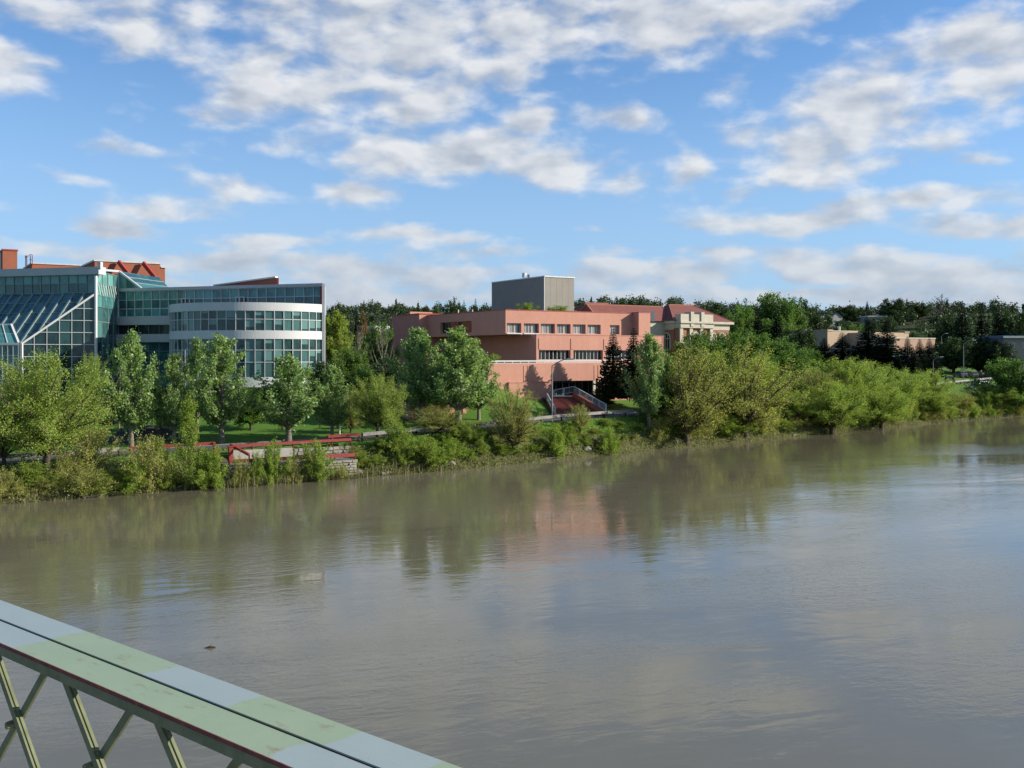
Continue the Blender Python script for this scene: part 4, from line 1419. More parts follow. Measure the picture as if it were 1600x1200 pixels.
# upper pale retaining wall on the road side
up = thing('concrete_retaining_wall', 'pale concrete wall between the upper and lower red rails of the lookout', 'wall', (-22, 96, 2))
aU0, aU1 = 1.5, 7.6
MB().fbox(LF, aU0, aU1, -4.65, -4.3, -.5, 2.75).build('wall', M['concrete'], up)
for i in range(3):
    MB().fbox(LF, aU0 + .02 + i * (aU1 - aU0) / 3, aU0 + (i + 1) * (aU1 - aU0) / 3 - .02, -4.3, -4.24, 1.7, 2.7).build('panel', M['concrete'], up)
up2 = thing('dry_stone_wall', 'rough stacked stone wall under the upper red rail right of the pale concrete', 'wall', (-15, 101, 2))
MB().fbox(LF, aU1 + .1, LL + 1.2, -4.8, -4.45, -.5, 2.6).build('core', M['concrete'], up2)
stone_course(LF, aU1 + .1, LL + 1.2, 1.3, 2.65, -4.4, up2, 4)


def plank_rail(label, pts, h=.8, nm='red_rail', board=.22, mat='redpaint', post='redpaint', step=2.0, depth=.07, cat='railing', pm=.12):
    """A board on posts."""
    o = thing(nm, label, cat, pts[0])
    for p_, q in zip(pts[:-1], pts[1:]):
        p_, q = Vector(p_), Vector(q)
        n = max(1, round((q - p_).length / step))
        for i in range(n + 1):
            c = p_.lerp(q, i / n)
            MB().bar(c + Vector((0, 0, -.3)), c + Vector((0, 0, h - .02)), pm, pm, up=(1, 0, 0)).build('post', M[post], o)
        nb = max(1, round((q - p_).length / 4.0))
        nrm = Vector(((q - p_).y, -(q - p_).x, 0)).normalized() * (pm / 2 + depth / 2 + .003)
        for i in range(nb):
            c0, c1 = p_.lerp(q, i / nb), p_.lerp(q, (i + 1) / nb)
            g_ = (c1 - c0).normalized() * .012
            MB().bar(c0 + g_ + nrm + Vector((0, 0, h - board / 2)), c1 - g_ + nrm + Vector((0, 0, h - board / 2)), depth, board).build('plank', M[mat], o)
    # the flat cap
    b = MB()
    for p_, q in zip(pts[:-1], pts[1:]):
        b.bar(Vector(p_) + Vector((0, 0, h + .03)), Vector(q) + Vector((0, 0, h + .03)), .26, .06)
    b.build('cap_rail', M[mat], o)
    return o


def onroad(px, py, off=0.0):
    """A point on the river edge of the road, found along the line of sight."""
    best = None
    for Y in np.arange(70, 330, .1):
        x = (px - 800) / F * Y
        s, w = sw(x, Y)
        d = w - np.interp(s, GS, GW) - off
        if d > 0:
            return Vector((x, Y, float(np.interp(s, ZS, ZR))))
    return Vector((x, Y, 0))


lo = lambda a, b_: LF.p(a, b_, ZL)
plank_rail('lower red board rail along the stone lookout edge nearest the water', [lo(.1, -.12), lo(LL - .1, -.12)], h=.52, board=.26)
plank_rail('upper red board rail above the pale concrete wall beside the lawn', [LF.p(aU0, -4.5, 2.65), LF.p(LL + 1.3, -4.6, 2.75)], h=.62, board=.20)
plank_rail('short red handrail slanting down the steps at the left end of the lookout', [LF.p(aU0 - .1, -4.3, 2.6), LF.p(aU0 + .9, -1.6, 1.8)], h=.8, board=.16, step=3)
plank_rail('red board rail beside the path left of the ivy covered tree', [onroad(203, 712, .25), onroad(283, 706, .25)], h=.75)
plank_rail('red board rail beside the path between the ivy covered tree and the lookout', [onroad(303, 706, .25), onroad(334, 704, .25), LF.p(-.3, -2.6, 1.9)], h=.75)
plank_rail('red and white board rail right of the lookout beside the lawn', [onroad(512, 694, .2), onroad(561, 691, .2)], h=.75)
prs = thing('red_stair_cheek', 'red painted post box at the head of the lookout steps', 'post', LF.p(aU0 - .3, -3.6, 1.8))
MB().fbox(LF, aU0 - .5, aU0 - .1, -3.8, -3.4, 1.7, 3.2).build('post', M['redpaint'], prs)
MB().fbox(LF, aU0 - .56, aU0 - .04, -3.86, -3.34, 3.2, 3.28).build('cap', M['redpaint'], prs)


def barrier(label, x0, x1, st_=60):
    pts = [onroad(px, 700, .1) for px in np.linspace(x0, x1, max(2, int((x1 - x0) / st_) + 1))]
    return plank_rail(label, [tuple(p_) for p_ in pts], h=.78, nm='road_barrier', board=.28, mat='rail', post='post', step=3.6, cat='barrier', pm=.18)


barrier('weathered grey plank barrier along the path at the far left under the spreading tree', -40, 186)
barrier('weathered grey plank barrier between the round green tree and the big poplars', 566, 735)
barrier('weathered grey plank barrier in front of the green lawn mound and the stairway', 745, 1010)
barrier('weathered grey plank barrier glimpsed behind the two large olive riverside trees', 1040, 1290)
barrier('weathered pale barrier on the far bend of the road below the parked vehicles', 1400, 1560, 40)


def lamp(label, base, h, arm, side, nm='street_lamp', globe=False):
    o = thing(nm, label, 'street lamp', base)
    b0 = Vector(base)
    MB().tube([b0, b0 + Vector((0, 0, h * .5)), b0 + Vector((0, 0, h - .5))], [.11, .095, .07], 8).build('pole', M['lampgrey'], o)
    pts = [b0 + Vector((side * arm * t, 0, h - .5 + .9 * math.sin(t * math.pi / 2))) for t in (0, .2, .45, .75, 1)]
    MB().tube(pts, [.06] * 5, 6).build('arm', M['lampgrey'], o)
    e = pts[-1]
    MB().box8([e + Vector((dx_ * side, dy_, dz_)) for dz_, sx in ((-.12, .8), (.10, 1)) for dx_, dy_ in ((-.1, -.17 * sx), (.75, -.12 * sx), (.75, .12 * sx), (-.1, .17 * sx))]).build('lamp_head', M['lens'], o)
    MB().tube([b0, b0 + Vector((0, 0, .35))], [.2, .17], 8, True).build('base', M['concrete'], o)
    return o


def gp(px, Y, dz_=0.0):
    x = (px - 800) / F * Y
    return Vector((x, Y, gz(x, Y) + dz_))


p_ = gp(862.5, 127.0)
lamp('tall grey street lamp with a curved arm standing at the foot of the red stairway', p_, zat(566, 127) - p_.z, 2.0, 1)
p_ = gp(289, 118)
lamp('grey street lamp rising among the poplars in front of the round glass bay', p_, zat(541, 118) - p_.z, .7, 1)
p_ = gp(1458, 248)
lamp('grey street lamp with a white head right of the spruce row near the road bend', p_, zat(560, 248) - p_.z, 1.8, 1)
p_ = gp(1505.5, 236)
lamp('dark street lamp with a white head beyond the road left of the parked car', p_, zat(534, 236) - p_.z, 2.2, 1)
p_ = gp(1298, 262)
lamp('white headed street lamp in front of the leftmost dark spruces', p_, zat(549, 262) - p_.z, 1.0, 1)
p_ = gp(1471, 285)
lamp('tall street lamp with a white head against the dark trees above the road bend', p_, zat(523, 285) - p_.z, 1.2, 1)
# white bollard post on the lawn
p_ = gp(530.5, 111)
o = thing('white_post', 'short white post standing on the lawn right of a slim tree', 'post', p_)
MB().tube([p_, p_ + Vector((0, 0, 2.0))], [.11, .10], 8, True).build('post', M['white'], o)
MB().tube([p_ + Vector((0, 0, 2.0)), p_ + Vector((0, 0, 2.12))], [.14, .12], 8, True).build('cap', M['white'], o)
# low stone steps up from the path near the far left, with curved edge
cs = thing('curved_stone_steps', 'low curved stone steps in shade behind the leaning white trunk', 'steps', gp(235, 106))
for i in range(6):
    pts_ = []
    cx_, cy_ = gp(228, 109).xy
    r0_, r1_ = 6.2 - i * .55, 5.5 - i * .55
    zt_s = gz(cx_, cy_ - 5.5) + .15 + i * .28
    bb = MB()
    n = 10
    oo = [(cx_ + r0_ * math.cos(R(250 + 80 * k / n)), cy_ + r0_ * math.sin(R(250 + 80 * k / n))) for k in range(n + 1)]
    ii = [(cx_ + r1_ * math.cos(R(250 + 80 * k / n)), cy_ + r1_ * math.sin(R(250 + 80 * k / n))) for k in range(n + 1)]
    bb.prism(oo + ii[::-1], zt_s - 1.2, zt_s)
    bb.build('step', M['asphalt'], cs)  # asphalt tone on stone, standing in for the shade on these steps

# ------------------------------------------------------------------ vehicles by the far bend


def car(label, pos, rz, paint, suv=True):
    o = thing('parked_car', label, 'car', pos)
    o.rotation_euler = (0, 0, rz)
    L_, Wd, Hh = 4.5, 1.8, 1.65 if suv else 1.45

    def loft(prof, w0, name, mat, parent, taper=.0):
        b = MB()
        n = len(prof)
        for sgn in (-1, 1):
            for x, z in prof:
                b.v.append((x, sgn * (w0 - taper * max(0, z - .95)), z))
        for k in range(n):
            j_ = (k + 1) % n
            b.f.append((k, j_, n + j_, n + k))
        b.f.append(tuple(range(n))[::-1])
        b.f.append(tuple(range(n, 2 * n)))
        me = b.mesh(name, M[mat])
        ob = bpy.data.objects.new(name, me)
        COL.objects.link(ob)
        ob.parent = parent
        return ob
    body = loft([(-2.25, .35), (-2.28, .85), (-2.1, 1.02), (-.9, 1.06), (.9, 1.04), (2.0, .92), (2.25, .75), (2.27, .35)], .9, 'body', paint, o)
    loft([(-2.0, 1.03), (-1.75, Hh - .08), (-1.4, Hh), (.2, Hh), (.55, Hh - .08), (1.25, 1.03)], .86, 'cabin', paint, o, .22)
    for sgn in (-1, 1):
        for x0, x1, t0, t1 in ((-1.75, -.75, -1.6, -.75), (-.65, .25, -.65, .2), (.33, .95, .28, .45)):
            b = MB()
            y0, y1 = sgn * (.86 - .22 * .12), sgn * (.86 - .22 * (Hh - .18 - .95))
            b.quad((x0, y0 + sgn * .012, 1.08), (x1, y0 + sgn * .012, 1.08), (t1, y1 + sgn * .012, Hh - .15), (t0, y1 + sgn * .012, Hh - .15))
            ob = bpy.data.objects.new('side_window', b.mesh('side_window', M['darkglass']))
            COL.objects.link(ob)
            ob.parent = o
    for nm, xs in (('windscreen', ((1.22, 1.08), (.60, Hh - .12))), ('rear_window', ((-1.99, 1.08), (-1.80, Hh - .14)))):
        (xa, za), (xb, zb_) = xs
        e_ = .015 if nm == 'windscreen' else -.015
        b = MB().quad((xa + e_, -.72, za), (xa + e_, .72, za), (xb + e_, .62, zb_), (xb + e_, -.62, zb_))
        ob = bpy.data.objects.new(nm, b.mesh(nm, M['darkglass']))
        COL.objects.link(ob)
        ob.parent = o
    wm = MB().tube([(0, -.12, 0), (0, .12, 0)], [.34, .34], 18, True).mesh('wheel', M['tyre'])
    rm = MB().tube([(0, -.13, 0), (0, .13, 0)], [.2, .2], 12, True).mesh('rim', M['steel'])
    for x in (-1.4, 1.4):
        for y in (-.82, .82):
            w_ = bpy.data.objects.new('wheel', wm)
            COL.objects.link(w_)
            w_.parent = o
            w_.location = (x, y, .34)
            r_ = bpy.data.objects.new('rim', rm)
            COL.objects.link(r_)
            r_.parent = w_
    for x, nm, mt in ((2.24, 'headlight', 'lens'), (-2.28, 'tail_light', 'redpaint')):
        for y in (-.65, .65):
            b = MB().box(x - .05, x + .05, y - .18, y + .18, .68, .86)
            ob = bpy.data.objects.new(nm, b.mesh(nm, M[mt]))
            COL.objects.link(ob)
            ob.parent = o
    return o


car('silver and dark blue car seen at an angle on the far bend of the road', gp(1531, 221, .08), R(205), 'silver')
car('dark blue car just in front of the silver car on the road bend', gp(1527, 216, .08), R(200), 'navy', False)
car('black vehicle standing at the left end of the visible road bend', gp(1483, 222, .08), R(75), 'blackcar')
for i, px in enumerate((1500, 1508, 1517, 1524, 1546)):
    pc = gp(px, 262 + 1.3 * i, .05)
    car(f'{("pale", "grey", "white", "silver", "pale")[i]} car {("leftmost in", "second from the left in", "in the middle of", "fourth from the left in", "apart at the right end of")[i]} the row parked under the dark trees', pc, R(95), 'blackcar' if i % 2 else 'siding_dim')['group'] = 'cars parked under the dark trees'

# ------------------------------------------------------------------ bridge truss chord in the foreground
BR = thing('bridge_railing', 'pale green steel lattice bridge railing with repainted bluish white lengths and rust', 'railing', (0, 0, CH - 1.0))
BR.rotation_euler = (0, 0, math.atan2(.642, -.767))
# local x runs along the bridge away from the camera, local -y lies toward the river (away from the viewer)


def bobj(mb, name, mat, parent=BR, kind=None):
    ob = bpy.data.objects.new(name, mb.mesh(name, mat))
    COL.objects.link(ob)
    ob.parent = parent
    if kind:
        ob['kind'] = kind
    return ob


X0, X1 = -.6, 7.0
n_ = lambda v: -v
bobj(MB().box8([(x, y, z) for z in (-.004, 0) for x, y in ((X0, n_(1.766)), (X1, n_(1.766)), (X1, n_(1.640)), (X0, n_(1.640)))]), 'far_flange', M['flange_far'])
bobj(MB().box(X0, X1, n_(1.652), n_(1.641), -.075, -.0042), 'far_web', M['rustedge'])
bobj(MB().box(X0, X1, n_(1.633), n_(1.507), -.016, -.004), 'near_flange', M['flange_near'])
bobj(MB().box(X0, X1, n_(1.6335), n_(1.622), -.09, -.0165), 'near_web', M['bridgebar'])
bobj(MB().box(X0, X1, n_(1.520), n_(1.5095), -.048, -.0165), 'flange_lip', M['bridgebar'])
bobj(MB().box(X0, X1, n_(1.5092), n_(1.5060), -.016, -.0038), 'rusty_edge', M['rustedge'])
bobj(MB().box(X0, X1, n_(1.6400), n_(1.6338), -.022, -.012), 'gap_filler', M['rustedge'])
pitch = .573
bars = MB()
for k in range(-3, 13):
    xj = 3.38 + (k - 4) * pitch - .02
    if xj < X0 + .7 or xj > X1 - .7:
        continue
    for sgn, yy in ((1, 1.605), (-1, 1.585)):
        p0 = Vector((xj + sgn * .03, n_(yy), -.03))
        p1 = Vector((xj + sgn * (.03 + .60), n_(yy), -.66))
        b = MB().bar(p0, p1, .010, .029, up=(0, 0, 1))
        d = (p1 - p0).normalized()
        sd_ = d.cross(Vector((0, 1, 0)))
        if sd_.z < 0:
            sd_ = -sd_
        b.bar(p0 + sd_ * .017 + Vector((0, -.010, 0)), p1 + sd_ * .017 + Vector((0, -.010, 0)), .010, .004, up=tuple(sd_))
        bobj(b, 'lattice_bar', M['bridgebar'])
    xm = xj + .03 + .30
    b = MB().tube([(xm, n_(1.60), -.335), (xm, n_(1.570), -.335)], [.016, .013], 8, True)
    bobj(b, 'rivet', M['bridgebar'])
bobj(MB().box(X0, X1, n_(1.70), n_(1.53), -.72, -.66), 'lower_chord', M['bridgebar'])
bobj(MB().box(X0, X1, n_(1.63), n_(1.60), -.66, -.60), 'lower_web', M['bridgebar'])
for x in (.2, 3.1 + pitch * 4.5):
    bobj(MB().box(x - .05, x + .05, n_(1.68), n_(1.56), -1.6, -.72), 'post', M['bridgebar'])
dk = thing('bridge_deck', 'narrow bridge walkway under the lattice railing', 'bridge', (0, 0, CH - 2.6))
dk.rotation_euler = BR.rotation_euler
bobj(MB().box(X0, X1, n_(1.72), .9, -.14, 0), 'walkway', M['concrete'], dk)
bobj(MB().box(X0, X1, n_(1.78), n_(1.60), -.5, -.14), 'edge_girder', M['bridgebar'], dk)
# driftwood on the river
p_ = PX(328, 1013, 1550 * 12 / (1013 - 555))
dw = thing('floating_driftwood', 'small dark piece of driftwood floating on the river above the railing', 'driftwood', p_)
MB().tube([p_ + Vector((-.22, 0, .0)), p_ + Vector((0, .05, .05)), p_ + Vector((.2, .1, .02))], [.03, .05, .02], 7, True).build('stick', M['bark'], dw)
MB().tube([p_ + Vector((0, .05, .05)), p_ + Vector((.06, .08, .22))], [.025, .01], 6, True).build('branch', M['palebark'], dw)

# bleached branch and pale boulder at the far water line
def shore(px, off):
    for Y in np.arange(70, 250, .1):
        x = (px - 800) / F * Y
        s_, w_ = sw(x, Y)
        if w_ > np.interp(s_, BS, BW) + off:
            return Vector((x, Y, max(0, gz(x, Y))))


p_ = shore(1057, .1)
db = thing('dead_branch', 'bleached dead branch standing at the water under the left large olive tree', 'branch', p_)
MB().tube([p_ + Vector((0, 0, -.2)), p_ + Vector((.1, 0, .5)), p_ + Vector((-.15, 0, 1.1))], [.09, .07, .03], 6, True).build('stem', M['cream'], db)
MB().tube([p_ + Vector((.1, 0, .5)), p_ + Vector((.4, .1, .9))], [.05, .02], 6, True).build('side_branch', M['cream'], db)
for px, nm_, lab in ((918, 'boulder', 'pale boulder lying on the bank below the round lawn'), (560, 'boulder', 'grey boulder at the water beside the right end of the stone lookout'), (705, 'boulder', 'grey half sunken boulder at the water below the planter wall')):
    p_ = shore(px, .5)
    rr = random.Random(px)
    bmm = bmesh.new()
    bmesh.ops.create_icosphere(bmm, subdivisions=2, radius=.42)
    for v_ in bmm.verts:
        k_ = 1 + .22 * math.sin(v_.co.x * 9 + px) * math.cos(v_.co.y * 7) + rr.uniform(-.08, .08)
        v_.co = Vector((v_.co.x * 1.3, v_.co.y, v_.co.z * .75)) * k_
    me_ = bpy.data.meshes.new(nm_)
    bmm.to_mesh(me_)
    bmm.free()
    me_.materials.append(M['cream' if px == 918 else 'stone'])
    ob_ = bpy.data.objects.new(nm_, me_)
    COL.objects.link(ob_)
    ob_.location = p_ + Vector((0, 0, .15))
    tag(ob_, lab, 'boulder')
for px, off, ln_, an_ in ((610, .2, 2.6, .3), (855, .1, 2.0, -.2), (1245, .1, 3.0, .25), (150, .1, 2.2, .15)):
    p_ = shore(px, off)
    lg_ = thing('fallen_log', {610: 'grey fallen log at the water right of the stone lookout', 855: 'short fallen log at the water below the feathery tree',
                               1245: 'long fallen log at the water right of the two large olive trees', 150: 'fallen log at the water below the spreading tree'}[px], 'log', p_)
    d_ = Vector((math.cos(.66 + an_), math.sin(.66 + an_), .04))
    MB().tube([p_ - d_ * ln_ / 2, p_, p_ + d_ * ln_ / 2], [.13, .11, .06], 8, True).build('stem', M['palebark'], lg_)
    MB().tube([p_ + d_ * .3, p_ + d_ * .5 + Vector((-.1, -.2, .55))], [.05, .015], 5).build('branch', M['palebark'], lg_)

# ================================================================== trees
def rng_(seed):
    return np.random.default_rng(seed)


def leaf_mesh(name, pts, size, mat, seed, aspect=.6, up=.35, jit=.45):
    """One rhombic leaf face per point, turned every way."""
    r = rng_(seed)
    n = len(pts)
    nrm = r.normal(size=(n, 3))
    nrm[:, 2] = np.abs(nrm[:, 2]) + up
    nrm /= np.linalg.norm(nrm, axis=1)[:, None]
    t = np.cross(nrm, r.normal(size=(n, 3)))
    t /= np.linalg.norm(t, axis=1)[:, None]
    bt = np.cross(nrm, t)
    s = size * (1 + jit * r.uniform(-1, 1, n))[:, None]
    P = np.asarray(pts)
    v = np.stack([P - t * s * .5, P + bt * s * aspect * .5 + t * s * .05, P + t * s * .5, P - bt * s * aspect * .5 + t * s * .05], 1).reshape(-1, 3)
    return quads_mesh(name, v, mat)


def quads_mesh(name, v, mat):
    n = len(v) // 4
    me = bpy.data.meshes.new(name)
    me.vertices.add(4 * n)
    me.vertices.foreach_set('co', np.ascontiguousarray(v, dtype=np.float32).ravel())
    me.loops.add(4 * n)
    me.loops.foreach_set('vertex_index', np.arange(4 * n, dtype=np.int32))
    me.polygons.add(n)
    me.polygons.foreach_set('loop_start', np.arange(0, 4 * n, 4, dtype=np.int32))
    me.materials.append(M[mat])
    me.update(calc_edges=True)
    me.validate()
    return me


def envelope(kind, t):
    """Half width of a crown at height fraction t (0 foot of the crown, 1 top)."""
    if kind == 'poplar':
        return max(.10, math.sin(math.pi * min(1, t * .78 + .20)) ** .85)
    if kind == 'column':
        return max(.12, math.sin(math.pi * min(1, t * .72 + .24)) ** .8)
    if kind == 'dome':
        return max(.18, math.sqrt(max(0, 1 - (t * .97) ** 2.4)))
    return max(.22, math.sqrt(max(0, 1 - ((t * 1.0 - .42) / .60) ** 2)))


def tree_meshes(name, seed, W, H_, ztr, kind, nlimb, nbr, nl, leaf, lmat, bmat, sig=.16, brl=.19, twig=.012, up=.3, aspect=.6, twmat=None, bare=0.0, wild=.22):
    """Trunk, limbs that reach for an uneven crown outline, branchlets along the limbs and leaves along the branchlets."""
    r = rng_(seed)
    wood, tw = MB(), MB()
    r0 = .020 * H_ + .012 * W
    axis = kind in ('poplar', 'column')
    topz = H_ * (.93 if axis else .55)
    sway = lambda k: np.array([r.normal() * k * W, r.normal() * k * W, 0])
    if kind == 'dome':
        stem = [np.array([0, 0, -.3]), np.array([0, 0, .1])]
    else:
        stem = [np.array([0, 0, -.4]), sway(.006) + np.array([0, 0, ztr * .5]), sway(.014) + np.array([0, 0, ztr])]
        if axis:
            stem += [sway(.02) + np.array([0, 0, ztr + (topz - ztr) * q]) for q in (.35, .7, 1.0)]
            wood.tube(stem, [r0 * 1.3, r0, r0 * .85, r0 * .6, r0 * .35, .015], 7)
        else:
            wood.tube(stem, [r0 * 1.35, r0 * 1.05, r0 * .9], 8)
    B0, B1 = [], []
    side = r.uniform(.72, 1.12, 7)                       # the crown is fuller on some sides than on others
    for i in range(nlimb):
        t = ((i + r.uniform(.15, .85)) / nlimb) ** .85
        an = i * 2.399 + r.uniform(-.45, .45)
        k = int((an % 6.283) / 6.283 * 7) % 7
        reach = (1 + r.normal() * wild) if r.random() < .72 else r.uniform(.35, .75)
        reach = min(max(reach, .3), 1.25) * (side[k] if not axis else 1)
        R_ = W / 2 * envelope(kind, t) * reach
        zt = ztr + (H_ - ztr) * (.03 + .95 * t) * (1 + r.normal() * .03)
        tgt = np.array([math.cos(an) * R_, math.sin(an) * R_, zt])
        if axis:
            za = max(ztr * .75, zt - R_ * r.uniform(1.1, 1.9) - .05 * H_)
            st = np.array([0, 0, min(za, topz * .94)])
            f = (st[2] - ztr) / max(.1, topz - ztr)
            rr = r0 * (.50 - .38 * max(0, min(1, f)))
        elif kind == 'dome':
            st = np.array([r.normal() * .10, r.normal() * .10, -.1])
            rr = .03
        else:
            st = np.array([0, 0, ztr * r.uniform(.65, 1.0)])
            rr = r0 * r.uniform(.34, .52)
        mid = st * .5 + tgt * .5 + np.array([0, 0, (-.05 if axis else .10) * np.linalg.norm(tgt - st)]) + sway(.035)
        wood.tube([st, mid, tgt], [rr, rr * .62, rr * .16], 5)
        L_ = np.linalg.norm(tgt - st)
        for j_ in range(nbr):
            f = .28 + .74 * (j_ + r.random()) / nbr
            f = min(f, 1.0)
            p = (1 - f) ** 2 * st + 2 * f * (1 - f) * (mid * 2 - (st + tgt) / 2) + f * f * tgt
            tg = (tgt - st) / max(L_, .01)
            d = tg * .9 + r.normal(size=3) * .75 + np.array([0, 0, .25])
            d /= np.linalg.norm(d)
            ln = W * brl * r.uniform(.5, 1.25) * (1.15 - .55 * f)
            q = p + d * ln + np.array([0, 0, -.06 * ln])
            tw.tube([p, (p + q) / 2 + r.normal(size=3) * .06 * ln, q], [twig * 1.5, twig, twig * .4], 3)
            if r.random() >= bare:
                B0.append(p)
                B1.append(q)
    cm = None
    if B0:
        B0, B1 = np.array(B0), np.array(B1)
        u = r.random((len(B0), nl, 1)) ** .8
        pos = B0[:, None, :] * (1 - u) + B1[:, None, :] * u + r.normal(size=(len(B0), nl, 3)) * sig * np.array([1, 1, .85])
        cm = leaf_mesh(name + ' crown', pos.reshape(-1, 3), leaf, lmat, seed + 7, aspect, up)
    return {'W': W, 'H': H_, 'trunk': wood.mesh(name + ' trunk', M[bmat], smooth=True), 'twigs': tw.mesh(name + ' twigs', M[twmat or bmat]), 'crown': cm}


def spruce_meshes(name, seed, W, H_):
    r = rng_(seed)
    wood = MB().tube([(0, 0, -.4), (0, 0, H_ * .5), (0, 0, H_ * .99)], [.02 * H_, .012 * H_, .01], 7)
    V_ = []
    z = H_ * .04
    while z < H_ * .985:
        t = z / H_
        L_ = W / 2 * (1 - t) ** .98 * r.uniform(.80, 1.12) + .10
        nb = int(9 + 6 * (1 - t))
        a0 = r.uniform(0, 6.28)
        for i in range(nb):
            an = a0 + 6.283 * i / nb + r.uniform(-.25, .25)
            Lb = L_ * r.uniform(.72, 1.12)
            dr = np.array([math.cos(an), math.sin(an), 0])
            sd_ = np.array([-math.sin(an), math.cos(an), 0])
            droop = Lb * (.30 if t < .6 else .05)
            nseg = max(3, int(Lb / .35))
            for s_ in range(nseg):
                f0, f1 = s_ / nseg, (s_ + 1.15) / nseg
                zz = lambda f: z - droop * math.sin(f * 2.2) + .22 * Lb * f * f
                wd = .50 * Lb * (1 - .70 * f0) * .5 + .08
                p0 = dr * Lb * f0 + np.array([0, 0, zz(f0)])
                p1 = dr * Lb * f1 + np.array([0, 0, zz(f1)])
                for sg in (-1, 1):
                    tip = (p0 + p1) / 2 + sd_ * sg * wd * r.uniform(.7, 1.2) + dr * wd * .5 + np.array([0, 0, -wd * r.uniform(.35, .95)])
                    V_ += [p0, p0 * .35 + tip * .65 + np.array([0, 0, -.03]), tip, p1]
        z += H_ * .017 + .07
    return {'W': W, 'H': H_, 'trunk': wood.mesh(name + ' trunk', M['bark']), 'twigs': None, 'crown': quads_mesh(name + ' crown', np.array(V_), 'needle')}


PROTO = {}


def protos():
    T_ = tree_meshes
    for i in range(4):
        PROTO[f'willow{i}'] = T_('willow', 100 + i, 8.5, 8.5, 1.9, 'round', 46, 20, 42, .135, 'leaf_willow', 'bark', .19, .19, twmat='twig')
    for i in range(3):
        PROTO[f'olive{i}'] = T_('olive', 200 + i, 9.0, 9.5, 1.2, 'round', 50, 24, 28, .125, 'leaf_olive', 'bark', .19, .19, .017, twmat='twig', bare=.12)
    for i in range(4):
        PROTO[f'poplar{i}'] = T_('poplar', 300 + i, 5.6, 10.0, 2.2, 'poplar', 32, 17, 22, .22, 'leaf_poplar', 'palebark', .18, .19, up=.1, aspect=.8, wild=.26)
    for i in range(2):
        PROTO[f'column{i}'] = T_('column poplar', 350 + i, 5.2, 13.0, 1.5, 'column', 34, 18, 22, .24, 'leaf_bush', 'palebark', .20, .15, aspect=.7, wild=.15)
    for i in range(4):
        PROTO[f'green{i}'] = T_('green', 400 + i, 8.0, 9.0, 1.5, 'round', 40, 18, 28, .28, 'leaf_green', 'bark', .26, .19)
    for i in range(3):
        PROTO[f'dark{i}'] = T_('dark', 500 + i, 8.0, 10.0, 1.5, 'round', 36, 16, 26, .34, 'leaf_dark', 'bark', .28, .19)
    for i in range(4):
        PROTO[f'bush{i}'] = T_('bush', 600 + i, 3.4, 2.9, .15, 'dome', 28, 14, 24, .115, 'leaf_bush', 'bark', .11, .18, .008, wild=.3)
    for i in range(3):
        PROTO[f'scrub{i}'] = T_('scrub', 650 + i, 3.6, 2.8, .15, 'dome', 30, 16, 14, .10, 'leaf_olive', 'bark', .12, .19, .010, twmat='twig', bare=.22, wild=.32)
    for i in range(3):
        PROTO[f'spruce{i}'] = spruce_meshes('spruce', 700 + i, 4.6, 11.0)
    for i in range(2):
        PROTO[f'bare{i}'] = T_('bare', 800 + i, 6.0, 9.0, 1.5, 'poplar', 24, 16, 2, .1, 'leaf_olive', 'palebark', .15, .15, .020, bare=.8)
    PROTO['ivy0'] = T_('ivy', 850, 2.4, 7.0, .3, 'column', 44, 14, 18, .12, 'leaf_bush', 'bark', .14, .16, wild=.3)
    PROTO['rust0'] = T_('rust', 870, 5.0, 10.0, 1.6, 'poplar', 24, 14, 18, .24, 'leaf_rust', 'bark', .2, .16)


protos()
NAMES = {'willow': 'riverside_tree', 'olive': 'riverside_tree', 'poplar': 'poplar_tree', 'column': 'poplar_tree', 'green': 'broadleaf_tree', 'dark': 'broadleaf_tree',
         'bush': 'shrub', 'scrub': 'shrub', 'spruce': 'spruce_tree', 'bare': 'bare_tree', 'ivy': 'ivy_covered_tree', 'rust': 'broadleaf_tree'}
tr_ = random.Random(77)


def plant(key, x, y, z, w, h, label, group=None, rz=None, tilt=0.0, bottom=None):
    """A tree or shrub as a thing > trunk, twigs, crown."""
    pr = PROTO[key]
    kind = key.rstrip('0123456789')
    o = thing(NAMES[kind], label, 'shrub' if NAMES[kind] == 'shrub' else 'tree', (x, y, z), group)
    o.rotation_euler = (0, tilt, tr_.uniform(0, 6.28) if rz is None else rz)
    sx, sz = w / pr['W'], h / pr['H']
    o.scale = (sx, sx, sz)
    for nm in ('trunk', 'twigs', 'crown'):
        if pr[nm] is None:
            continue
        c = bpy.data.objects.new(nm if nm != 'trunk' or NAMES[kind] != 'shrub' else 'stems', pr[nm])
        COL.objects.link(c)
        c.parent = o
        if nm == 'twigs':
            c['kind'] = 'stuff'
    return o


def ptree(key, px, Y, top, wpx, label, group=None, base=None, tilt=0.0):
    if key.startswith('spruce') and Y < 300 and px > 1200:
        wpx *= 1.3
    x = (px - 800) / F * Y
    z = gz(x, Y) if base is None else base
    h = zat(top, Y) - z
    return plant(key, x, Y, z - .05, wpx * Y / F * ((1.15 if px > 1030 else .98) if key[:5] in ('willo', 'olive', 'popla') else 1.04), max(.6, h * 1.01), label, group, tilt=tilt)


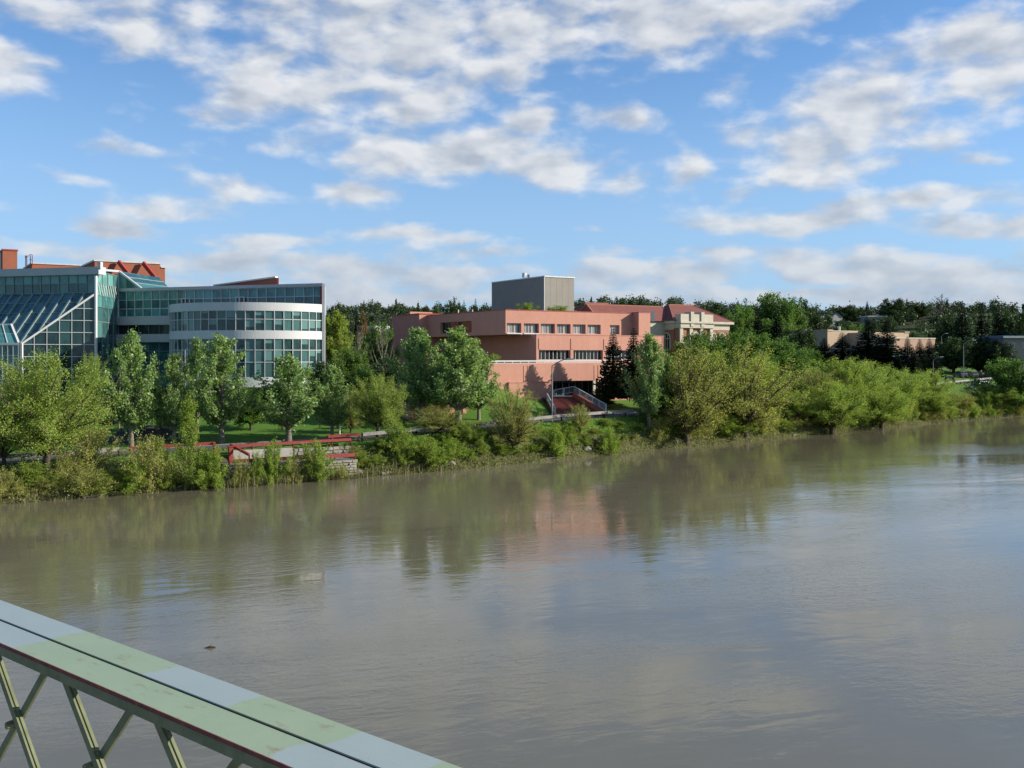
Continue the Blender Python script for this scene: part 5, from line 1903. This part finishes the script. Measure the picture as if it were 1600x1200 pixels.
# ---- the trees one can pick out, from left to right
for a_ in [
    ('willow0', 72, 86, 556, 178, 'big spreading yellow green tree at the far left in front of the atrium'),
    ('olive0', 6, 87, 592, 92, 'thin leafed tree with grey stems cut by the left edge of the photo'),
    ('willow3', 142, 112, 558, 56, 'narrow yellow green tree close behind the big spreading tree at the far left'),
    ('olive2', 32, 108, 578, 76, 'olive green tree behind the left edge tree against the entrance glazing'),
    ('poplar0', 205, 101, 526, 82, 'tall glossy poplar with a leaning white trunk left of the round bay'),
    ('bare0', 186, 108, 556, 40, 'leafless pale branched tree just left of the poplar with the white trunk'),
    ('poplar1', 272, 103, 556, 62, 'thin glossy poplar between the white trunked poplar and the ivy covered tree'),
    ('poplar2', 346, 104, 532, 92, 'multi topped poplar standing in front of the left half of the round bay'),
    ('poplar3', 308, 109, 534, 55, 'slender poplar with a pointed top left of the multi topped poplar'),
    ('green0', 392, 112, 606, 56, 'small dark rounded tree on the lawn between two poplars'),
    ('poplar0', 451, 104.5, 560, 100, 'spreading poplar with a bent trunk on the lawn below the white band'),
    ('poplar3', 519, 108, 574, 58, 'slim poplar on the lawn beside the short white post'),
    ('bare1', 285, 112, 548, 34, 'leafless thin tree with upright pale twigs beside the lamp among the poplars'),
    ('willow1', 591, 107, 588, 96, 'round bright green tree with a dark forked trunk at the right end of the lawn'),
    ('olive2', 548, 112, 610, 46, 'small shaded tree tucked left of the round bright green tree'),
    ('column0', 531, 152, 486, 50, 'tall pointed bright green poplar right beside the round bay'),
    ('column1', 512, 160, 494, 26, 'narrow poplar hidden half behind the round bay end pier'),
    ('rust0', 568, 168, 492, 26, 'rust coloured young tree among green trees between the two main buildings'),
    ('bare0', 563, 145, 505, 32, 'pale leafless tree with forked stems in front of the rusty tree'),
    ('bare1', 597, 140, 511, 44, 'pale leafless many stemmed tree left of the shaded gallery wall'),
    ('green1', 590, 160, 508, 52, 'green tree behind the pale many stemmed bare tree'),
    ('green2', 552, 138, 545, 66, 'dark green tree below the pointed poplar beside the round bay'),
    ('dark0', 612, 128, 560, 70, 'deep green shaded tree left of the big pair of poplars'),
    ('dark1', 505, 128, 566, 60, 'deep green shaded tree at the foot of the white end pier'),
    ('green3', 570, 124, 575, 60, 'shaded green tree behind the round bright green tree'),
    ('poplar1', 654, 121, 516, 92, 'left of the two big glossy poplars in front of the shaded gallery wall'),
    ('poplar2', 716, 119, 519, 110, 'right of the two big glossy poplars in front of the shaded gallery wall'),
    ('poplar0', 748, 123, 548, 58, 'lower poplar at the right edge of the big poplar pair'),
    ('poplar3', 690, 125, 556, 80, 'poplar filling the gap behind the two big glossy poplars'),
    ('olive1', 684, 110, 636, 100, 'low yellowish tree in front of the rose brick planter wall'),
    ('willow2', 727, 109, 658, 46, 'small bright bushy tree right of the low yellowish tree'),
    ('olive2', 803, 111.5, 606, 96, 'thin feathery tree on the bank in front of the green mound'),
    ('olive2', 906, 120.5, 632, 42, 'small bright sapling in front of the red stairway'),
    ('spruce0', 958, 141.5, 512, 64, 'dark spruce standing against the rose brick wall right of the lamp', None, 6.1),
    ('spruce1', 990, 144.0, 511, 62, 'second dark spruce partly hidden behind the glossy poplar by the gallery', None, 6.1),
    ('poplar1', 1014, 128.5, 524, 62, 'glossy pale topped poplar in front of the right end of the gallery'),
    ('green0', 1034, 131, 560, 60, 'green tree between the pale topped poplar and the first large olive tree'),
    ('olive0', 1072, 130.5, 545, 142, 'left of the two large olive brown trees overhanging the river'),
    ('olive1', 1163, 139.5, 546, 142, 'right of the two large olive brown trees overhanging the river'),
    ('willow0', 1190, 145, 562, 66, 'bright yellow green tree at the right side of the two large olive trees'),
    ('willow1', 1112, 140, 552, 70, 'bright tree filling the gap between the two large olive trees'),
    ('willow3', 1233, 158, 590, 46, 'small bright tree between the large olive trees and the yellow green riverside clump'),
    ('olive2', 1272, 157, 578, 74, 'twiggy grey green tree at the left of the yellow green riverside clump'),
    ('willow2', 1318, 162, 560, 96, 'tallest rounded tree of the yellow green riverside clump'),
    ('willow0', 1358, 168, 566, 72, 'right hand tree of the yellow green riverside clump'),
    ('willow1', 1408, 174, 578, 84, 'dark stemmed yellow green tree right of the riverside clump'),
    ('willow3', 1450, 181, 580, 66, 'rounded yellow green tree left of the visible road bend'),
    ('willow0', 1300, 152, 598, 100, 'low bright green tree at the water side of the yellow green clump'),
    ('willow1', 1378, 163, 604, 90, 'low bright green tree between the riverside clump and the dark stemmed tree'),
    ('willow3', 1244, 150, 612, 60, 'low green tree by the water right of the two large olive trees'),
    ('willow2', 1455, 178, 612, 70, 'low bright tree at the water below the road bend end of the plank barrier'),
    ('olive1', 1494, 187, 612, 44, 'low grey twiggy tree below the road bend'),
    ('green1', 1584, 197, 562, 92, 'dark green tree at the right edge of the photo above the water'),
    ('willow2', 1548, 196, 600, 66, 'low spreading green tree right of the parked cars'),
]:
    key, px, Y, top, wpx, lab = a_[:6]
    ptree(key, px, Y, top, wpx, lab, base=(a_[7] if len(a_) > 7 else None))
x_, y_ = PX(293, 700, 88.5).xy
plant('ivy0', x_, y_, gz(x_, y_) - .05, 2.5, zat(622, 88.5) - gz(x_, y_), 'bright green ivy covered narrow tree by the water left of the stone lookout')

# roof and terrace planting on the gallery
for px, top, w_, lab in ((824, 474, 46, 'leafy shrub on the gallery roof in front of the dark tower side'), (872, 478, 56, 'low green shrub on the gallery roof below the grey tower side')):
    Y = 166
    plant('bush3' if px < 850 else 'bush1', (px - 800) / F * Y, Y, 18.3, w_ * Y / F, zat(top, Y) - 18.3, lab)
plant('bush0', PX(772, 560, 142).x, 142, 10.6, 2.0, 1.6, 'small yellow green bush at the left end of the white terrace rail')

# ---- middle distance
mid = [
    ('green0', 1092, 172, 520, 76, 'left end'), ('green1', 1135, 178, 522, 74, 'second'), ('green2', 1178, 184, 520, 84, 'third'),
    ('green3', 1222, 190, 532, 80, 'fourth'), ('green0', 1256, 196, 544, 60, 'right end'), ('green2', 1068, 168, 534, 50, 'nearest')]
for key, px, Y, top, w_, wh in mid:
    ptree(key, px, Y, top, w_, {'left end': 'bushy mid green tree at the left end of the band before the courthouse', 'second': 'bushy mid green tree below the right windows of the courthouse',
                               'third': 'widest bushy mid green tree in the band right of the courthouse', 'fourth': 'bushy mid green tree below the pair of dark spruces on the slope',
                               'right end': 'bushy mid green tree at the right end of the band beside the dark spruce row', 'nearest': 'bushy mid green tree tucked behind the left large olive tree'}[wh])
for key, px, Y, top, w_, lab in [
    ('green3', 1162, 320, 476, 60, 'tall green tree at the left end of the big grove beyond the courthouse'),
    ('green1', 1148, 300, 490, 66, 'broad olive green tree just right of the courthouse roof'),
    ('green1', 1198, 330, 462, 70, 'tall bright topped tree highest in the big grove'),
    ('green0', 1226, 325, 465, 66, 'second tall bright topped tree right of the highest in the grove'),
    ('dark2', 1248, 335, 470, 70, 'deep green tree on the right slope of the big grove'),
    ('dark0', 1270, 345, 480, 60, 'deep green tree lowest on the right side of the big grove'),
    ('green2', 1210, 300, 500, 80, 'green tree low in front of the big grove'),
    ('spruce0', 1184, 292, 474, 40, 'left of two dark spruces in front of the big grove'),
    ('spruce1', 1214, 290, 482, 42, 'right of two dark spruces in front of the big grove'),
    ('dark1', 1282, 330, 494, 50, 'black green tree left of the hillside house'),
    ('green3', 1238, 280, 525, 60, 'green tree left of the tan building'),
    ('dark1', 1256, 268, 514, 52, 'black green tree against the shaded left end of the tan building'),
    ('dark2', 1280, 400, 497, 40, 'small dark tree left below the pale gabled house'),
    ('dark0', 1316, 395, 500, 36, 'small dark tree right below the pale gabled house'),
    ('dark1', 1362, 400, 497, 30, 'small dark tree before the left of the flat roofed hillside house'),
    ('dark0', 1386, 405, 494, 34, 'small dark tree before the right of the flat roofed hillside house'),
    ('green1', 1340, 300, 508, 50, 'broad green tree behind the lit tan wall'),
    ('dark0', 1262, 268, 545, 42, 'dark tree left of the spruce row in front of the tan building'),
    ('spruce2', 1288, 262, 527, 42, 'leftmost short spruce of the row in front of the tan building'),
    ('spruce0', 1316, 258, 519, 52, 'spruce with a sharp tip before the lit tan wall'),
    ('spruce1', 1357, 255, 497, 62, 'tallest broad spruce of the row in front of the tan building'),
    ('spruce2', 1386, 250, 505, 60, 'second tallest spruce right of the tallest in the row'),
    ('spruce0', 1418, 246, 525, 34, 'slim spruce right of the white glazed bay'),
    ('spruce1', 1437, 250, 529, 34, 'slim spruce second from the right end of the row'),
    ('spruce2', 1452, 252, 528, 34, 'slim spruce at the right end of the row beside the lamp'),
    ('spruce0', 1428, 240, 545, 34, 'short spruce in front of the slim spruces at the right of the row'),
    ('spruce1', 1336, 250, 545, 44, 'short dark spruce below the tan wall between taller spruces'),
    ('spruce2', 1402, 244, 552, 30, 'short dark spruce at the foot of the white glazed bay'),
    ('dark1', 1490, 275, 528, 60, 'dark round tree behind the road bend left of the lamp'),
    ('dark2', 1530, 280, 526, 76, 'wide dark round tree behind the parked cars'),
    ('dark0', 1565, 272, 534, 52, 'dark round tree below the blue roofed building'),
    ('spruce0', 1503, 330, 470, 46, 'tall dark spruce above the road bend left of two others'),
    ('spruce1', 1534, 335, 478, 46, 'tall dark spruce in the middle above the parked cars'),
    ('spruce2', 1560, 330, 476, 44, 'tall dark spruce nearest the blue roofed building'),
    ('dark2', 1486, 345, 492, 60, 'dark broadleaf tree left of the tall spruces above the road'),
    ('dark1', 1590, 330, 488, 60, 'dark broadleaf tree behind the blue roofed building'),
    ('bare0', 1470, 470, 460, 44, 'tall bare grey tree standing up from the hilltop skyline'),
    ('spruce1', 1355, 480, 470, 17, 'pointed spruce tip on the hilltop above the low hillside house'),
    ('spruce0', 1582, 470, 474, 14, 'slender spruce tip on the far right skyline'),
    ('spruce2', 1153, 480, 468, 14, 'slender spruce tip on the skyline left of the big grove'),
    ('dark1', 1398, 460, 467, 50, 'dark broad tree on the skyline right of the spruce tip'),
    ('dark2', 1434, 470, 474, 40, 'dark round topped tree on the skyline left of the bare tree'),
    ('dark0', 1326, 470, 478, 44, 'dark feathery tree on the skyline above the pale gabled house'),
    ('dark0', 968, 440, 466, 34, 'dark tree top showing above the left courthouse roof'),
    ('spruce0', 1032, 450, 468, 14, 'small pointed spruce above the courthouse roof valley'),
    ('bare1', 1058, 450, 470, 24, 'bare round topped tree above the courthouse ridge'),
    ('dark1', 1118, 420, 474, 50, 'dark tree on the skyline right of the courthouse ridge'),
    ('dark0', 708, 360, 470, 36, 'dark tree above the shaded gallery roof, left of the two spruces there'),
    ('spruce1', 725, 362, 468, 20, 'slim spruce above the shaded gallery roof beside the roof pipes'),
    ('spruce2', 743, 358, 466, 24, 'taller spruce above the shaded gallery roof nearest the stage tower'),
    ('dark2', 640, 380, 482, 50, 'dark tree above the far left end of the shaded gallery roof'),
    ('dark1', 672, 385, 480, 44, 'dark tree above the middle of the shaded gallery roof'),
    ('spruce0', 511, 400, 476, 14, 'dark conifer on the skyline close to the white end pier'),
    ('spruce1', 528, 420, 478, 10, 'tiny conifer tip on the skyline over the pointed poplar'),
    ('spruce2', 557, 420, 476, 11, 'lone pointed conifer on the skyline above the rusty tree'),
    ('dark0', 537, 420, 480, 16, 'small dark round tree on the skyline right of the pointed poplar'),
]:
    ptree(key, px, Y, top, w_, lab)

# ---- shrubs all along the water's edge
sr_ = random.Random(5)
ORD = ['first', 'second', 'third', 'fourth', 'fifth', 'sixth', 'seventh', 'eighth', 'ninth', 'tenth', 'eleventh', 'twelfth', 'thirteenth', 'fourteenth', 'fifteenth', 'sixteenth', 'seventeenth', 'eighteenth']
STR = [(-60, 180, 'from the left photo edge below the spreading tree'), (180, 345, 'from the spreading tree toward the stone lookout'),
       (345, 560, 'from the left in front of the stone lookout'), (560, 760, 'at the water rightward from the stone lookout'),
       (760, 900, 'from the left below the feathery tree and mound'), (900, 1030, 'from the left below the red stairway and lawn'),
       (1030, 1225, 'from the left under the two large olive trees'), (1225, 1420, 'from the left below the yellow green clump'),
       (1420, 1640, 'from the left below the road bend')]
spots = []
s = 12.0
while s < 215:
    for row in range(2):
        tt = (sr_.uniform(.5, 1.6), sr_.uniform(2.2, 4.0))[row]
        s_ = s + sr_.uniform(-.7, .7) + row * 1.1
        if 35.0 < s_ < 50.5:
            if row == 1 or sr_.random() < (.15 if s_ < 44 else .6):
                continue
            tt = -.1
        x, y = xy(s_, np.interp(s_, BS, BW) + tt)
        spots.append((800 + F * x / y, x, y, row))
    s += 2.15 + max(0, s - 60) * .011
spots.sort()
cnt = {}
for px, x, y, row in spots:
    for i, (l, r_, tx) in enumerate(STR):
        if l <= px < r_:
            break
    key = sr_.choice(['bush0', 'bush1', 'bush2', 'bush3', 'bush1', 'scrub0', 'scrub1', 'scrub2'])
    kd = 'bright leafy' if key.startswith('bush') else 'twiggy olive'
    c_ = cnt.get((i, kd), 0)
    cnt[(i, kd)] = c_ + 1
    w = sr_.uniform(1.8, 4.2)
    h = .8 + 2.7 * sr_.random() ** 1.9
    w = min(w, 1.2 + 1.3 * h)
    if px > 1030 or px < 345:
        k_ = 1.35 if px > 1030 else 1.1
        h = max(h, 1.2) * k_
        w = max(w, 2.2) * k_
    if 345 <= px < 560:
        w, h = w * .55, min(h * .6, 1.3)
    if 850 < px < 1010:
        h = min(h * .55, 1.5)
    plant(key, x, y, gz(x, y) - .12, w, h, f'{kd} shrub, {ORD[min(c_, 17)]} {tx}', 'shrubs along the water edge')

# named bank bushes that stand out
for px, Y, top, wpx, key, lab in ((425, 92.8, 690, 46, 'bush2', 'bright green bush covering the middle of the lower red rail'), (492, 94.8, 690, 58, 'bush0', 'large bright green bush in front of the stone wall right of the middle'),
                                  (330, 89.5, 700, 60, 'bush3', 'rounded green bush at the left end of the stone lookout'), (868, 114.5, 664, 52, 'bush1', 'bright yellow green bush on the bank below the foot of the stairway'),
                                  (950, 120, 668, 40, 'bush2', 'pointed bright bush on the bank below the round lawn'), (232, 87, 678, 70, 'scrub1', 'grey twiggy bush with a bright top below the red rail at the left'),
                                  (140, 89, 662, 88, 'scrub0', 'wide olive bush in front of the plank barrier at the left'), (640, 104, 694, 80, 'bush1', 'tall leafy bush below the plank barrier by the low yellowish tree'),
                                  (374, 91.0, 712, 34, 'scrub0', 'grey twiggy bush in front of the left end of the stone lookout'), (402, 91.8, 708, 30, 'bush1', 'small green bush before the stone wall left of its middle'),
                                  (458, 93.5, 714, 34, 'scrub2', 'olive twiggy bush between the two bright bushes at the stone wall'), (532, 96.2, 722, 30, 'scrub1', 'low olive bush at the right end of the stone wall'),
                                  (905, 134.5, 596, 26, 'bush3', 'dark bush beside the gallery entrance right of the stairway')):
    x = (px - 800) / F * Y
    z = gz(x, Y)
    if 'entrance' in lab:
        x = PX(940, 600, 141).x
        Y, z = 141, gz(x, 141)
        plant('dark2', x, Y, z, 3.6, 2.6, lab)
        continue
    plant(key, x, Y, z - .1, wpx * Y / F, zat(top, Y) - z + .1, lab)

# hedge and shrubs in front of city hall at the left
for px, Y, top, wpx, lab in ((118, 118, 648, 70, 'clipped dark green hedge in shade left of the curved steps'), (185, 114, 640, 60, 'yellow green bush in shade left of the curved stone steps'),
                             (250, 118, 634, 70, 'dark bush behind the curved stone steps'), (345, 122, 622, 80, 'dark shrub mass below the round bay at the left of the lawn'),
                             (470, 128, 628, 90, 'dark shrub bed under the white band of the round bay')):
    ptree('dark0' if px != 185 else 'bush1', px, Y, top, wpx, lab)

# ---- the wooded hillside, one mass
r = rng_(31)
N = 1500
P_ = []
tries = 0
while len(P_) < N and tries < 60:
    tries += 1
    an = r.uniform(-.62, .62, 800)
    rad = np.sqrt(r.uniform(300 ** 2, 640 ** 2, 800))
    x, y = np.sin(an) * rad, np.cos(an) * rad
    s_, w_ = sw(x, y)
    ok = (w_ > np.interp(s_, BS, BW) + 35) & ~((np.abs(x / y * F + 800 - 1372) < 260) & (y < 330))
    hz_ = (np.abs(x / y * F + 800 - 1302) < 26) & (y < 436)
    hz_ |= (np.abs(x / y * F + 800 - 1374) < 30) & (y < 446)
    ok &= ~(hz_ & (y > 395))
    P_ += list(zip(x[ok], y[ok]))
P_ = np.array(P_[:N])
Zg = land_z(P_[:, 0], P_[:, 1])
hts = r.uniform(4.0, 8.2, N)
wds = hts * r.uniform(.55, .95, N)
con = r.random(N) < .07
per = 240
d = r.normal(size=(N, per, 3))
d /= np.linalg.norm(d, axis=2)[:, :, None]
rad = r.uniform(.55, 1.0, (N, per, 1)) * (1 + .22 * r.normal(size=(N, per, 1)))
q = d * rad * np.stack([wds / 2, wds / 2, hts * .45], -1)[:, None, :]
q[:, :, 2] += (hts * .52)[:, None]
hh_ = np.clip(q[:, :, 2] / hts[:, None], 0, 1)
q[con, :, 0] *= (1.05 - hh_[con]) * .75
q[con, :, 1] *= (1.05 - hh_[con]) * .75
q[con, :, 2] *= 1.15
q = q + np.stack([P_[:, 0], P_[:, 1], Zg], -1)[:, None, :]
wood_me = leaf_mesh('hillside_wood', q.reshape(-1, 3), .78, 'leaf_wood', 5, .8, .2)
o = bpy.data.objects.new('hillside_wood', wood_me)
COL.objects.link(o)
tag(o, 'dark wooded hillside closing the valley behind all the buildings', 'woodland', None, 'stuff')

# ---- undergrowth on the bank, reeds at the water
n = 50000
s_ = r.uniform(5, 230, n)
w0 = np.interp(s_, BS, BW)
wg = np.interp(s_, GS, GW)
tb = r.uniform(-.25, 1.0, n) ** 1.0 * (wg - w0 - .3)
ok = ~((s_ > 36) & (s_ < 50.2) & (tb > .0) & (tb < 5.5)) & (tb > -.4)
s_, tb, w0 = s_[ok], tb[ok], w0[ok]
x, y = xy(s_, w0 + tb)
hn = .25 + .45 * (np.sin(s_ * 1.7) * .5 + .5) * (np.sin(s_ * .61 + tb) * .5 + .5)
z = np.maximum(land_z(x, y), .0) + r.uniform(0, 1, len(x)) ** 1.5 * (hn + .35)
cm_ = leaf_mesh('bank_undergrowth', np.stack([x, y, z], -1), .20, 'cover', 9, .55, .25)
o = bpy.data.objects.new('bank_undergrowth', cm_)
COL.objects.link(o)
tag(o, 'tangled low green undergrowth covering the river bank', 'undergrowth', None, 'stuff')
n = 9000
s_ = r.uniform(8, 215, n)
dens_ = (np.sin(s_ * .9) + np.sin(s_ * .37 + 1) + r.uniform(-1, 1.3, n)) > .1
near_ = (s_ > 33) & (s_ < 62)
s_ = s_[dens_ | near_]
w0 = np.interp(s_, BS, BW)
inl = (s_ > 35.5) & (s_ < 50.5)
tb = np.where(inl, r.uniform(-.9, -.35, len(s_)), r.uniform(-.35, .9, len(s_)))
x, y = xy(s_, w0 + tb)
z = np.maximum(land_z(x, y), -.1)
h = r.uniform(.3, 1.0, len(s_)) * np.where((s_ > 33) & (s_ < 62), 1.1, .65)
lean = r.normal(size=(len(s_), 2)) * .16
wd = r.uniform(.02, .045, len(s_))
an = r.uniform(0, 3.14, len(s_))
bx_, by_ = np.cos(an) * wd, np.sin(an) * wd
tx_, ty_ = x + lean[:, 0] * h, y + lean[:, 1] * h
v = np.stack([np.stack([x - bx_, y - by_, z], -1), np.stack([x + bx_, y + by_, z], -1),
              np.stack([tx_ + bx_ * .3, ty_ + by_ * .3, z + h], -1), np.stack([tx_ - bx_ * .3, ty_ - by_ * .3, z + h], -1)], 1).reshape(-1, 3)
o = bpy.data.objects.new('reeds', quads_mesh('reeds', v, 'reed'))
COL.objects.link(o)
tag(o, 'dry reeds and grass at the edge of the brown water', 'reeds', None, 'stuff')

# every thing says that it is one
for o in bpy.data.objects:
    if o.parent is None and o.get('category') and not o.get('kind'):
        o['kind'] = 'thing'
